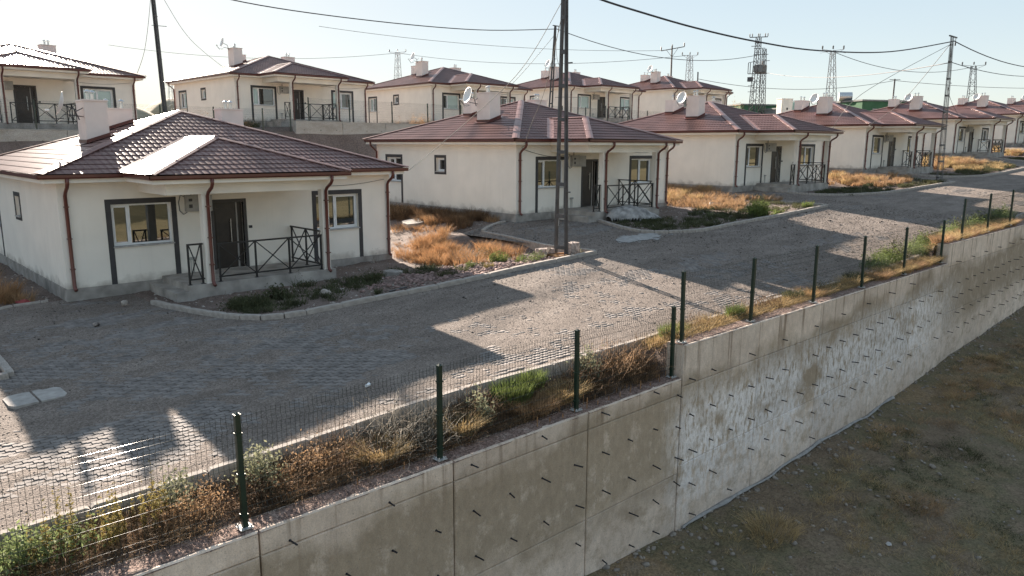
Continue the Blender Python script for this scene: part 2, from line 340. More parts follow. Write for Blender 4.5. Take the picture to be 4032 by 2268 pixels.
def gridmesh(name, xs, ys, zf, m, keep=None, smooth=True):
    X, Y = np.meshgrid(xs, ys); Z = zf(X, Y); nx = len(xs)
    V = np.stack([X.ravel(), Y.ravel(), Z.ravel()], 1)
    i, j = np.meshgrid(np.arange(nx - 1), np.arange(len(ys) - 1)); a = (j * nx + i).ravel()
    F = np.stack([a, a + 1, a + nx + 1, a + nx], 1)
    if keep is not None:
        cx = (X[:-1, :-1] + X[1:, 1:]).ravel() / 2; cy = (Y[:-1, :-1] + Y[1:, 1:]).ravel() / 2
        F = F[keep(cx, cy)]
        used = np.unique(F); rm = np.full(len(V), -1); rm[used] = np.arange(len(used)); V = V[used]; F = rm[F]
    return npmesh(name, V, F, m, smooth=smooth)
# ROCKS: small irregular stone prototype faces
ico = bmesh.new(); bmesh.ops.create_icosphere(ico, subdivisions=1, radius=1.0)
ICO_V = np.array([v.co[:] for v in ico.verts]); ICO_F = np.array([[l.index for l in fc.verts] for fc in ico.faces]); ico.free()
OCT_V = np.array([(1, 0, 0), (0, 1, 0), (-1, 0, 0), (0, -1, 0), (0, 0, 1), (0, 0, -1.0)]); OCT_F = np.array([(0, 1, 4), (1, 2, 4), (2, 3, 4), (3, 0, 4), (1, 0, 5), (2, 1, 5), (3, 2, 5), (0, 3, 5)])
def scatter(name, P, sizes, m, rs, proto='oct', flat=0.6, parent=None):
    """many small stones in one stuff mesh"""
    PV, PF = (OCT_V, OCT_F) if proto == 'oct' else (ICO_V, ICO_F)
    n = len(P); k = len(PV); g = np.random.default_rng(rs)
    ang = g.uniform(0, 6.283, n); sc = sizes[:, None] * g.uniform(0.6, 1.35, (n, 3)); sc[:, 2] *= flat
    V = PV[None] * g.uniform(0.75, 1.25, (n, k, 1)) * sc[:, None, :]
    tl = g.uniform(-0.5, 0.5, n); ct, st = np.cos(tl)[:, None], np.sin(tl)[:, None]
    V = np.stack([V[..., 0] * ct - V[..., 2] * st, V[..., 1], V[..., 0] * st + V[..., 2] * ct], 2)
    ca, sa = np.cos(ang)[:, None], np.sin(ang)[:, None]
    V = np.stack([V[..., 0] * ca - V[..., 1] * sa, V[..., 0] * sa + V[..., 1] * ca, V[..., 2]], 2) + P[:, None, :]
    F = PF[None] + (np.arange(n) * k)[:, None, None]
    return npmesh(name, V.reshape(-1, 3), F.reshape(-1, 3), m, parent)

# ------------------------------------------------------------------ ground heights
HX = [0, 16.66, 33.19, 49.89, 70.08, 89.75, 107.5]; HY = [0, -0.05, -0.36, -0.73, -0.28, -0.30, -0.9]; HZ = [0, 1.05, 1.67, 2.36, 3.36, 4.34, 5.1]; HR = [0, -0.015, -0.027, -0.034, -0.028, -0.074, -0.06]
_hx = [-40, -12, -9]; _hz = [-2.6, -1.35, -1.25]
for a, b in zip(HX, HZ): _hx += [a - 1.2, a + 11.2]; _hz += [b - 0.36, b - 0.22]
_hx += [170, 400]; _hz += [8.0, 18.0]
def Hplat(x): return np.interp(x, _hx, _hz)
def z_outer(x): return np.interp(x, [-30, -10, 2, 6, 14, 20, 33, 45, 60, 80, 100, 130, 400], [-1.6, -0.75, -0.2, -0.05, 0.36, 0.62, 1.1, 1.5, 2.1, 2.95, 3.95, 5.4, 16])
def y_near(x): return np.interp(x, [-30, -4, 20, 40], [-12.1, -12.4, -13.28, -13.35])
def z_near(x): return np.interp(x, [-30, -4, 0, 3, 6.5, 10, 14, 20, 24, 30, 40, 60, 80, 130], [-1.6, -0.75, -0.6, -0.42, -0.4, -0.3, -0.17, -0.12, 0.05, 0.4, 0.9, 1.7, 2.6, 5.0])
def road_z(x, y):
    t = np.clip((y + 6.4) / (y_near(x) + 6.4), 0, 1); return z_outer(x) + (z_near(x) - z_outer(x)) * t
def sstep(a, b, x): t = np.clip((x - a) / (b - a), 0, 1); return t * t * (3 - 2 * t)
def base_z(x, y):
    x = np.asarray(x, float); y = np.asarray(y, float)
    t = sstep(-6.4, -1.6, y); z = road_z(x, y) * (1 - t) + Hplat(x) * t
    # yard rises to the terrace wall behind the houses
    return z + 0.6 * sstep(11, 22, y)
WALLTOP = [(-40, 8.12, -0.91), (8.12, 24.3, -0.20), (24.3, 60, 0.50)]
def walltop(x): return np.where(x < 8.12, -0.91, np.where(x < 24.3, -0.20 + 0.004 * (x - 8), 0.50 + np.clip(x - 30, 0, 99) * 0.02))
# bay outlines in plan (kerb line of each planter), from left to right
def planter(k):
    x0 = HX[k]; dx = x0; yo = HY[k]
    if k == 0:
        P = [(1.55, -1.9), (1.68, -2.9), (1.89, -4.2), (2.1, -5.2), (2.48, -6.04), (2.9, -6.36), (3.45, -6.5), (4.4, -6.5), (5.7, -6.48), (8, -6.6), (10.9, -6.55), (14.15, -6.65)]
    elif k == 1:
        P = [(19.7, -1.5), (19.0, -3.0), (18.5, -4.6), (18.65, -5.5), (19.75, -6.5), (21.2, -6.62), (22.9, -6.6), (26.4, -6.69), (31.2, -6.65)]
    elif k == 2:
        P = [(35.2, -1.9), (35.0, -3.2), (35.6, -4.4), (37.2, -5.5), (39.9, -6.4), (45.1, -6.6), (49.0, -6.9)]
    elif k == 3:
        P = [(52.2, -2.8), (52.0, -4.0), (52.8, -5.4), (54.6, -6.6), (57, -7.0), (62, -7.1), (67.4, -7.2)]
    else:
        P = [(x0 + 2, -2.4), (x0 + 2, -4), (x0 + 2.8, -5.6), (x0 + 4.6, -6.7), (x0 + 7, -7.0), (x0 + 14, -7.2)]
    return P
BACK_X = [14.15, 31.2, 49.0, 67.4]
def in_planter(x, y):
    """True where the yard is soil inside a kerb, False where it is paved"""
    x = np.asarray(x, float); y = np.asarray(y, float)
    r = (x < -2.45) & (y > -6.5)
    for k in range(6):
        P = planter(k); xe = P[-1][0] + (0.0 if k > 3 else -0.1)
        lo = [i for i in range(len(P)) if P[i][0] <= min(p[0] for p in P[i:]) + 1e-6 or P[i][1] < min([p[1] for p in P[:i]] + [9])]
        ly = np.array([-P[i][1] for i in lo]); lx = np.array([P[i][0] for i in lo]); o = np.argsort(ly)
        left = np.interp(-y, ly[o], lx[o])
        m = int(np.argmin([p[0] for p in P])); bx = np.array([p[0] for p in P[m:]]); by = np.array([p[1] for p in P[m:]]); o = np.argsort(bx)
        bot = np.interp(x, bx[o], by[o])
        r |= (x > left) & (x < xe) & (y > bot) & (y < 0.4)
    return r
def paved(x, y):
    p = (y > y_near(x)) & (y < -6.4)
    d = (y >= -6.9) & (y < 0.35) & ~in_planter(x, y)
    return p | d
def dust(x, y):
    n = fbm(x / 2.2 + 0.3 * y, y / 0.95, 3, 3) - 0.5
    n2 = fbm(x / 5.0, y / 3.0, 9, 3) - 0.5
    return 0.12 - 0.13 * np.exp(-((x + .5) / 4.8) ** 2 - ((y + 9.8) / 2.4) ** 2) + n * 0.30 + n2 * 0.30 + (fbm(x * 3.5, y * 3.5, 21, 3) - 0.5) * 0.22

NEAR = (-7.5, 36.0, 16.0)
def soil_z(x, y, fine=True):
    x = np.asarray(x, float); y = np.asarray(y, float)
    z = base_z(x, y)
    n = (fbm(x * 1.3, y * 1.3, 40, 4) - 0.5) * 0.16 + (fbm(x * 6, y * 6, 44, 2) - 0.5) * 0.05
    hv = (fbm(x * 0.5 + 3, y * 0.5, 60, 3) - 0.45) * 0.25 * sstep(0.3, 2, x - 8) * sstep(14.5, 13, x) * sstep(-6.2, -5, y) * sstep(2, 0, y)
    dip = 0.30 * sstep(11.6, 13.2, x) * sstep(14.6, 14.0, x) * sstep(-6.3, -5.6, y) * sstep(0.2, -0.8, y)
    zz = z + n + 0.02 + hv - dip
    yn = y_near(x); t = np.clip((yn - 0.08 - y) / (yn - 0.08 + 13.66), 0, 1)
    strip = (z_near(x) - 0.22) * (1 - t) + (walltop(x) - 0.05) * t + n * 0.7
    zz = np.where(y < yn - 0.02, strip, zz)
    return np.where(paved(x, y), z - 0.12, zz)
xs = np.arange(NEAR[0], NEAR[1] + 0.01, 0.13); ys = np.concatenate([[-13.70], np.arange(-13.6, NEAR[2], 0.13)])
setting(gridmesh('yard_ground', xs, ys, soil_z, M['soil']))
xs = np.unique(np.concatenate([np.arange(-60, 150, 1.2), np.arange(150, 441, 20), np.arange(-440, -60, 20)])); ys = np.unique(np.concatenate([[-13.7], np.arange(-13, 60, 1.2), np.arange(60, 441, 20)]))
def far_z(x, y):
    z = soil_z(x, y); yb = sstep(21.5, 23.5, y)
    up = np.interp(x, [-60, 0, 17, 33, 50, 66, 100, 200, 700], [3.6, 4.35, 5.0, 5.3, 5.95, 6.6, 8.0, 11, 26])
    z = z * (1 - yb) + (up + (fbm(x * 0.4, y * 0.4, 5, 3) - 0.5) * 0.3) * yb
    z = z + np.clip(y - 60, 0, 900) * 0.012
    return z - 0.06
setting(gridmesh('upper_ground', xs, ys, far_z, M['soil'], keep=lambda x, y: ~((x > NEAR[0] + 1) & (x < NEAR[1] - 1) & (y < NEAR[2] - 1))))

# ------------------------------------------------------------------ lower ground in front of the wall, field and hills opposite
def low_z(x, y):
    foot = np.interp(x, [-400, -40, 0, 5, 8, 11.5, 15, 18.3, 22.3, 26, 36, 60, 130, 400], [-7, -5.0, -4.25, -4.22, -4.38, -4.45, -4.32, -4.34, -4.1, -3.88, -3.5, -2.4, 1.5, 12])
    d = np.clip(-14.1 - y, 0, 2000)
    n = (fbm(x * 0.5, y * 0.5, 70, 4) - 0.5) * 0.45 + (fbm(x * 2.2, y * 2.2, 75, 3) - 0.5) * 0.16
    z = foot + n * np.clip(d / 0.8, 0.25, 1) - 0.05 * np.clip(d, 0, 30)
    z = z + 0.045 * np.clip(d - 80, 0, 700) * (0.6 + 0.8 * fbm(x / 160, y / 160, 80, 3))
    return z
xs = np.unique(np.concatenate([np.arange(-440, -20, 20), np.arange(-20, 0, 1), np.arange(0, 32, 0.14), np.arange(32, 70, 0.6), np.arange(70, 441, 20)]))
ys = np.unique(np.concatenate([np.arange(-438, -60, 14), np.arange(-60, -26, 1.5), np.arange(-26, -14.02, 0.14), [-14.02]]))
lg = gridmesh('lower_ground', xs, ys, low_z, M['lower'], keep=lambda x, y: y > -50); setting(lg)
setting(gridmesh('dry_field', xs[::2], ys[ys < -40], low_z, M['field'], keep=lambda x, y: (y <= -46) & (y > -80)))
setting(gridmesh('opposite_hill', xs[::2], ys[ys < -60], low_z, M['hill'], keep=lambda x, y: y <= -72))
# rounded dry hills far behind the houses
def hillmesh(cx, cy, rx, ry, h, z0, s):
    xs = np.linspace(-1, 1, 40); 
    def zf(u, v):
        q = np.clip(1 - u * u - v * v, 0, 1) ** 0.8; return q
    X, Y = np.meshgrid(xs, xs); Z = zf(X, Y) * h * (0.85 + 0.3 * fbm(X * 1.6 + s, Y * 1.6, s, 3)) - 1
    V = np.stack([cx + X.ravel() * rx, cy + Y.ravel() * ry, z0 + Z.ravel()], 1); n = 40
    i, j = np.meshgrid(np.arange(n - 1), np.arange(n - 1)); a = (j * n + i).ravel()
    return setting(npmesh('hill', V, np.stack([a, a + 1, a + n + 1, a + n], 1), M['far_hill'], smooth=True))
hillmesh(66, 232, 17, 30, 11.5, 6.5, 3); hillmesh(88, 236, 15, 25, 12.5, 7, 8); hillmesh(20, 300, 60, 60, 12, 4, 5)

# ------------------------------------------------------------------ road: gravel-dusted paving
def grav_z(x, y):
    return base_z(x, y) + 0.001 + 0.009 * np.tanh((dust(x, y) - 0.025) * 30) + (fbm(x * 9, y * 9, 31, 2) - 0.5) * 0.006
xs = np.unique(np.concatenate([np.arange(-9, 22, 0.075), np.arange(22, 40, 0.16)])); ys = np.arange(-13.5, 0.5, 0.075)
road = gridmesh('road', xs, ys, grav_z, M['gravel'], keep=lambda x, y: paved(x, y) & (x < 39.8)); setting(road)
setting(gridmesh('far_road', np.arange(39, 180, 0.7), np.arange(-13.6, 0.6, 0.3), lambda x, y: base_z(x, y) - 0.004, M['gravel'], keep=lambda x, y: paved(x, y) & (x > 39.5)))
# interlocking pavers that show through the dust
PL, PW = 0.225, 0.1125; ZG = 0.022
def paver_outline():
    a = PL / 2 - 0.007; b = PW / 2 - 0.007; z = ZG
    top = [(-a, b), (-a * 0.5, b), (-a * 0.42, b - z), (a * 0.02, b - z), (a * 0.10, b), (a, b)]
    bot = [(a, -b), (a * 0.10, -b), (a * 0.02, -b - z), (-a * 0.42, -b - z), (-a * 0.5, -b), (-a, -b)]
    return top + bot
PO = paver_outline()
pv = bmesh.new(); tv = [pv.verts.new((x, y, 0)) for x, y in PO]; bv = [pv.verts.new((x * 1.03, y * 1.05, -0.012)) for x, y in PO]
pv.faces.new(list(reversed(tv))); n_ = len(PO)
for i in range(n_): pv.faces.new((tv[i], tv[(i + 1) % n_], bv[(i + 1) % n_], bv[i]))
bmesh.ops.triangulate(pv, faces=pv.faces[:]); bmesh.ops.recalc_face_normals(pv, faces=pv.faces[:])
pme = bpy.data.meshes.new('paver'); pv.to_mesh(pme); pv.free(); pme.materials.append(M['paver'])
gx, gy = np.meshgrid(np.arange(-8, 46, PL), np.arange(-13.3, 0.3, PW)); row = np.round((gy + 13.3) / PW).astype(int)
gx = gx + np.where(row % 2 == 1, PL / 2, 0)
k = paved(gx, gy) & paved(gx, gy - 0.15) & paved(gx, gy + 0.1) & (dust(gx, gy) < 0.06) & ~((gx < -1.6) & (gx > -3.4) & (gy < -7.25) & (gy > -8.5))
px, py = gx[k], gy[k]; pz = base_z(px, py) + 0.0045 + np.random.default_rng(2).uniform(-0.002, 0.002, len(px))
dcam = np.hypot(px - CAM.x, py - CAM.y); inview = ((px - CAM.x) * math.cos(YAW) - (py - CAM.y) * math.sin(YAW)) > -0.62 * dcam
order = np.argsort(np.where(inview, dcam, 1e6))
for i in order[:300]:
    o = bpy.data.objects.new('paver', pme); COL.objects.link(o); o.parent = road; o.location = (px[i], py[i], pz[i]); o.rotation_euler = (rnd.uniform(-.01, .01), rnd.uniform(-.01, .01), rnd.uniform(-.015, .015))
rest = order[300:]
PV = np.array([v.co[:] for v in pme.vertices]); PF = np.array([p.vertices[:] for p in pme.polygons])
V = PV[None] + np.stack([px[rest], py[rest], pz[rest]], 1)[:, None, :]; F = PF[None] + (np.arange(len(rest)) * len(PV))[:, None, None]
o = npmesh('paver', V.reshape(-1, 3), F.reshape(-1, 3), M['paver'], road); o['kind'] = 'stuff'
# loose gravel on the road
g = np.random.default_rng(5)
def gravel_pts(n, x0, x1, y0, y1, pw):
    x = x0 + (x1 - x0) * g.random(n) ** pw; y = g.uniform(y0, y1, n); q = paved(x, y) & (dust(x, y) + g.normal(0, 0.10, n) > 0.02)
    return x[q], y[q]
x, y = gravel_pts(95000, -7.5, 34, -13.2, 0.2, 1.5)
s = 0.006 + 0.012 * g.random(len(x)) ** 2.6 + 0.03 * (g.random(len(x)) > 0.992) * g.random(len(x)); s *= np.clip(np.hypot(x + 4.8, y + 22.6) / 16, 0.8, 2.0)
gr = scatter('gravel', np.stack([x, y, grav_z(x, y) + s * 0.1], 1), s, M['pebble'], 1); gr['kind'] = 'stuff'
# stones in the yards and rubble by the kerb
x = g.uniform(-7, 35, 9000); y = g.uniform(-6.3, 6, 9000); q = ~paved(x, y); x, y = x[q], y[q]; s = 0.012 + 0.05 * g.random(len(x)) ** 4
o = scatter('yard_stones', np.stack([x, y, soil_z(x, y) + s * 0.15], 1), s, M['rock'], 2); o['kind'] = 'stuff'
x = np.concatenate([g.normal(10.6, 1.7, 3000), g.normal(8.6, 1.0, 900)]); y = np.concatenate([g.normal(-5.6, 0.55, 3000), g.normal(-4.7, .8, 900)]); q = ~paved(x, y) & (y > -6.4); x, y = x[q], y[q]; s = 0.015 + 0.075 * g.random(len(x)) ** 2.5
o = scatter('rubble', np.stack([x, y, soil_z(x, y) + s * 0.3], 1), s, M['redrock'], 3, 'ico'); o['kind'] = 'stuff'
x = g.uniform(-4, 36, 5500); y = -14.15 - 10 * g.random(5500) ** 2.4; s = 0.010 + 0.075 * g.random(len(x)) ** 6
o = scatter('lower_stones', np.stack([x, y, low_z(x, y) + s * 0.15], 1), s, M['lower_rock'], 4, 'ico'); o['kind'] = 'stuff'

# ------------------------------------------------------------------ kerbs
kb = bmesh.new(); bmesh.ops.create_cube(kb, size=1.0); bmesh.ops.bevel(kb, geom=[e for e in kb.edges], offset=0.06, segments=1, affect='EDGES')
kme = bpy.data.meshes.new('kerb_stone'); kb.to_mesh(kme); kb.free(); kme.materials.append(M['kerb'])
def kerb(pts, zfun, stone, w, h, top, name='kerb', smooth_pts=True):
    root = bpy.data.objects.new(name, None); COL.objects.link(root); setting(root); root.location = (*pts[0], zfun(*pts[0]))
    P = [Vector(p).to_3d() for p in pts]
    if smooth_pts and len(P) > 2:       # Catmull-Rom
        Q = []
        for i in range(len(P) - 1):
            a, b, c, d = P[max(i - 1, 0)], P[i], P[i + 1], P[min(i + 2, len(P) - 1)]
            for t in np.linspace(0, 1, 8, endpoint=False):
                Q.append(0.5 * (2 * b + (c - a) * t + (2 * a - 5 * b + 4 * c - d) * t * t + (3 * b - a - 3 * c + d) * t ** 3))
        P = Q + [P[-1]]
    L = [0]
    for a, b in zip(P, P[1:]): L.append(L[-1] + (b - a).length)
    def at(s):
        return Vector((np.interp(s, L, [p.x for p in P]), np.interp(s, L, [p.y for p in P]), 0))
    s = 0.0
    while s < L[-1] - 0.1:
        ln = stone * rnd.uniform(0.96, 1.04)
        a0 = at(s); e0 = at(min(s + ln, L[-1])); d0 = at(min(s + ln * 2, L[-1])) - a0
        if abs((e0 - a0).cross(at(min(s + 0.5 * ln, L[-1])) - a0).z) > 0.012: ln *= 0.55
        e0 = at(min(s + ln, L[-1])); d = e0 - a0; m = (a0 + e0) / 2
        za, ze = float(zfun(a0.x, a0.y)), float(zfun(e0.x, e0.y))
        o = bpy.data.objects.new('kerb_stone', kme); COL.objects.link(o); o.parent = root
        o.location = Vector((m.x, m.y, (za + ze) / 2 + top - h / 2 + rnd.uniform(-.006, .006))) - root.location
        o.rotation_euler = (rnd.uniform(-.02, .02), -math.atan2(ze - za, d.length), math.atan2(d.y, d.x) + rnd.uniform(-.012, .012)); o.scale = (max(d.length - 0.012, .05), w, h)
        s += ln
    return root
rz = lambda x, y: float(base_z(x, y))
for k in range(5): kerb(planter(k), rz, 0.95, 0.15, 0.38, 0.125)
kerb([(14.15, -6.5), (13.95, -4.5), (14.35, -2.2), (14.6, -0.3)], lambda x, y: float(base_z(x, -6.4) * 0.6 + base_z(x, y) * 0.4) if y > -5 else rz(x, y), 0.5, 0.15, 0.42, 0.10, smooth_pts=False)
kerb([(14.6, -0.3), (16.4, 0.35)], rz, 0.6, 0.15, 0.36, 0.08, smooth_pts=False)
kerb([(31.2, -6.5), (30.9, -4.5), (31.2, -1.5)], rz, 0.6, 0.15, 0.42, 0.13, smooth_pts=False)
kerb([(49.0, -6.75), (48.8, -4.0), (49.0, -1.2)], rz, 0.8, 0.15, 0.42, 0.13, smooth_pts=False)
kerb([(-2.47, -6.45), (-2.42, -4.6), (-2.42, -1.5)], rz, 0.6, 0.15, 0.42, 0.10, smooth_pts=False)
kerb([(-7.5, -6.5), (-2.5, -6.5)], rz, 0.8, 0.15, 0.38, 0.10, smooth_pts=False)
kerb([(-2.4, 0.32), (-0.4, 0.40)], rz, 0.6, 0.13, 0.36, 0.06, smooth_pts=False)
kerb([(x, float(y_near(x)) - 0.03) for x in np.arange(-8.0, 36, 1.5)], lambda x, y: float(z_near(x)), 0.75, 0.12, 0.46, 0.035)
kerb([(x, float(y_near(x)) - 0.03) for x in np.arange(36, 100, 4)], lambda x, y: float(z_near(x)), 2.0, 0.12, 0.46, 0.035)

# ------------------------------------------------------------------ retaining wall in front (three stepped lengths)
WF = -14.12
def wall_panel(x0, x1, z0, z1, yf, yb, m, name='concrete_panel', parent=None):
    b = MB(); c = 0.018; e = 0.012
    x0 += e; x1 -= e; z0 += .003; z1 -= .003
    A = [(x0, yf + c, z0), (x1, yf + c, z0), (x1, yf + c, z1), (x0, yf + c, z1)]
    Fr = [(x0 + c, yf, z0 + c), (x1 - c, yf, z0 + c), (x1 - c, yf, z1 - c), (x0 + c, yf, z1 - c)]
    Bk = [(x0, yb, z0), (x1, yb, z0), (x1, yb, z1), (x0, yb, z1)]
    b.add(Fr + A + Bk, [(0, 1, 2, 3)] + [(4 + i, 4 + (i + 1) % 4, (i + 1) % 4, i) for i in range(4)] + [(8 + i, 8 + (i + 1) % 4, 4 + (i + 1) % 4, 4 + i) for i in range(4)])
    return b.build(name, m, parent, world=True)
stub_me = None
def stub(parent, x, z, y=WF, ln=0.24):
    global stub_me
    if stub_me is None:
        b = MB(); b.tube([(0, 0.02, 0), (0, -1, 0)], 0.0135, 7); b.tube([(0, 0.005, 0), (0, -0.03, 0)], 0.020, 7)
        stub_me = bpy.data.meshes.new('drain_stub'); stub_me.from_pydata(b.v, [], b.f); stub_me.materials.append(M['rebar'])
    o = bpy.data.objects.new('drain_stub', stub_me); COL.objects.link(o); o.parent = parent
    o.location = Vector((x, y, z)) - parent.location; o.scale = (1, ln, 1); o.rotation_euler = (rnd.uniform(-.05, .12), 0, rnd.uniform(-.25, .25))
rb_me = None
def rebar(parent, x, y, z, h):
    global rb_me
    if rb_me is None:
        b = MB(); b.tube([(0, 0, -0.1), (0, 0, 1)], 0.009, 5); rb_me = bpy.data.meshes.new('rebar'); rb_me.from_pydata(b.v, [], b.f); rb_me.materials.append(M['rust'])
    o = bpy.data.objects.new('rebar', rb_me); COL.objects.link(o); o.parent = parent
    o.location = Vector((x, y, z)) - parent.location; o.scale = (1, 1, h); o.rotation_euler = (rnd.uniform(-.1, .1), rnd.uniform(-.1, .1), 0)
def wall_top(x0, x1, zt, y0, y1, m, parent, amp=0.035):
    xs = np.arange(x0, x1 + 0.01, 0.06); ys = np.linspace(y0, y1, 8)
    X, Y = np.meshgrid(xs, ys); Z = zt + (fbm(X * 5, Y * 5, 90, 3) - 0.35) * amp
    edge = np.minimum(Y - y0, y1 - Y); Z = np.where(edge < 0.01, zt - 0.03, Z); n = len(xs)
    Y = Y + np.where(np.abs(Y - y0) < 0.01, (fbm(X * 4, X * 0, 93, 3) - 0.5) * 0.05, 0)
    V = np.stack([X.ravel(), Y.ravel(), Z.ravel()], 1) - np.array(parent.location[:])
    i, j = np.meshgrid(np.arange(n - 1), np.arange(len(ys) - 1)); a = (j * n + i).ravel()
    return npmesh('wall_top', V, np.stack([a, a + 1, a + n + 1, a + n], 1), m, parent)
def retaining(label, x0, x1, zt, xj, zj, yf, zbot=-5.6, slope=0.0):
    r = thing('retaining_wall', label, 'wall', (x0, -13.9, zt), 0, 'front retaining walls')
    b = MB(); b.box(x0 + 0.004, x1 - 0.004, yf + 0.09, -13.70, zbot, zt - 0.012); b.build('wall_core', M['concrete'], r, world=True)
    xe = [x0] + [x for x in xj if x0 < x < x1] + [x1]; ze = [zbot] + zj + [zt]
    for a, c in zip(xe, xe[1:]):
        for p, q in zip(ze, ze[1:]): wall_panel(a, c, p, q, yf, yf + 0.088, M['concrete'], 'concrete_panel', r)
    wall_top(x0, x1, zt, yf - 0.004, -13.68, M['walltop'], r)
    return r
W1 = retaining('lowest grey concrete retaining wall at the bottom left with dark stubs', -14.0, 8.10, -0.92, [-10.6, -7.5, -4.35, -1.2, 1.95, 5.12], [-3.06, -1.27], WF)
W2 = retaining('middle length of concrete retaining wall with white lime stains', 8.10, 24.6, -0.20, [11.26, 14.5, 18.25, 21.27], [-2.88, -1.10], WF - 0.02)
W3 = retaining('highest retaining wall length, stepped up at the right edge of the photo', 24.6, 48.0, 0.50, [29.2, 33.0, 37.0, 41.0], [-2.1, -0.35], WF + 0.0)
for x, z in [(0.75, -1.2), (2.3, -1.09), (3.9, -1.05), (5.49, -1.02), (7.12, -0.99), (4.75, -1.84), (3.91, -1.83), (3.14, -1.86), (2.34, -1.89), (1.58, -1.95), (0.78, -1.97), (0.01, -2.02), (5.54, -1.82), (6.32, -1.78), (7.16, -1.79), (3.97, -2.67), (3.17, -2.69), (2.38, -2.7), (4.82, -2.66), (5.58, -2.61), (6.38, -2.6), (7.19, -2.59), (4.84, -3.43), (6.44, -3.38), (7.24, -3.37), (7.28, -4.1), (6.48, -4.1), (5.64, -4.1), (7.95, -1.25), (7.95, -1.95), (7.97, -2.65), (7.97, -3.2), (-0.8, -1.2), (-0.8, -2.0), (1.6, -2.72), (0.8, -2.75)]:
    stub(W1, x, z + 0.0, WF, rnd.uniform(0.10, 0.21))
for x, z in [(9.21, -0.94), (10.82, -0.89), (12.44, -0.84), (14.18, -0.78), (15.81, -0.7), (17.53, -0.65), (19.19, -0.54), (20.93, -0.48), (8.35, -0.97), (9.23, -1.76), (10.01, -1.72), (10.88, -1.7), (11.71, -1.67), (12.53, -1.63), (8.42, -1.78), (9.27, -2.58), (10.1, -2.57), (10.97, -2.53), (11.77, -2.5), (12.62, -2.47), (13.45, -2.45), (14.32, -2.42), (15.18, -2.38), (16.02, -2.35), (16.84, -2.3), (17.67, -2.28), (18.53, -2.25), (9.35, -3.36), (11.06, -3.32), (11.84, -3.29), (12.68, -3.28), (13.5, -3.26), (14.38, -3.23), (15.19, -3.17), (16.07, -3.15), (16.87, -3.09), (17.82, -3.11), (18.63, -3.05), (19.58, -3.04), (8.46, -2.6), (8.53, -3.4), (8.6, -4.15), (14.2, -1.57), (15.01, -1.51), (15.84, -1.47), (16.74, -1.45), (17.66, -1.44), (18.47, -1.38), (19.34, -1.36), (21.05, -1.3), (20.3, -2.2), (21.1, -2.15), (22.0, -1.2), (22.9, -1.15), (22.1, -2.1), (23.0, -2.05), (20.5, -3.0), (21.4, -2.95), (23.8, -1.1), (23.9, -1.9), (23.9, -2.8), (12.8, -4.0), (14.4, -3.95), (10.2, -4.1)]:
    stub(W2, x, z, WF - 0.02, rnd.uniform(0.09, 0.21))
for rI, z in enumerate((-0.22, -1.05, -1.55, -2.2, -2.85)):
    for x in np.arange(25.5 + (rI % 2) * 0.45, 44, 1.75 if rI == 0 else 0.95): stub(W3, float(x) + rnd.uniform(-.08, .08), z + 0.012 * (x - 25), WF, rnd.uniform(0.09, 0.21))
for x in np.arange(3.9, 7.9, 0.33):
    rebar(W1, x, -13.98 + rnd.uniform(-.02, .03), -0.92, rnd.uniform(.06, .24)); rebar(W1, x + .15, -13.76, -0.92, rnd.uniform(.08, .26))
for x in np.arange(21.0, 24.2, 0.3):
    rebar(W2, x, -13.98, -0.2, rnd.uniform(.08, .22)); rebar(W2, x + .12, -13.76, -0.2, rnd.uniform(.08, .26))
for x in (7.6, 1.2, 0.4): rebar(W1, x, -13.85, -0.92, 0.12)
# white frost line of cement slurry along the wall foot
b = MB(); pts = [(x, -14.17 + 0.03 * math.sin(x * 3), float(low_z(x, -14.3)) + 0.05) for x in np.arange(8.3, 20.5, 0.25)]
b.tube(pts, 0.05, 5, taper=[0.5 + 0.9 * vnoise(p[0] * 2, 0, 5) for p in pts]); o = b.build('slurry_line', M['lime']); o['kind'] = 'structure'

# ------------------------------------------------------------------ green welded-mesh fences
def panel_mesh(L, H=1.42):
    b = MB(); t = 0.0028
    prof = [(0, 0.0), (0, 0.10), (-0.035, 0.15), (0, 0.20), (0, 0.58), (0, 0.66), (-0.035, 0.71), (0, 0.76), (0, 1.14), (0, 1.22), (-0.035, 1.27), (0, 1.32), (0, H + 0.03)]
    n = int(L / 0.062)
    for i in range(n + 1):
        x = L * i / n; o = len(b.v)
        for y, z in prof:
            for k in range(3):
                a = k * 2.094; b.v.append((x + t * math.cos(a), y + t * math.sin(a), z))
        for q in range(len(prof) - 1):
            for k in range(3):
                j = (k + 1) % 3; b.f.append((o + q * 3 + k, o + q * 3 + j, o + q * 3 + 3 + j, o + q * 3 + 3 + k))
    for z, y in [(0.02, 0), (0.11, 0), (0.195, 0), (0.36, 0), (0.53, 0), (0.66, 0), (0.76, 0), (0.94, 0), (1.08, 0), (1.22, 0), (1.32, 0), (1.40, 0)]:
        o = len(b.v); th = 0.0021
        for x in (0, L):
            for k in range(6):
                a = k * 1.0472; b.v.append((x, y + 0.004 + th * math.cos(a), z + th * math.sin(a)))
        for k in range(6):
            j = (k + 1) % 6; b.f.append((o + k, o + j, o + 6 + j, o + 6 + k))
    me = bpy.data.meshes.new('mesh_panel'); me.from_pydata(b.v, [], b.f); me.materials.append(M['mesh_wire']); return me
PANEL = panel_mesh(3.0)
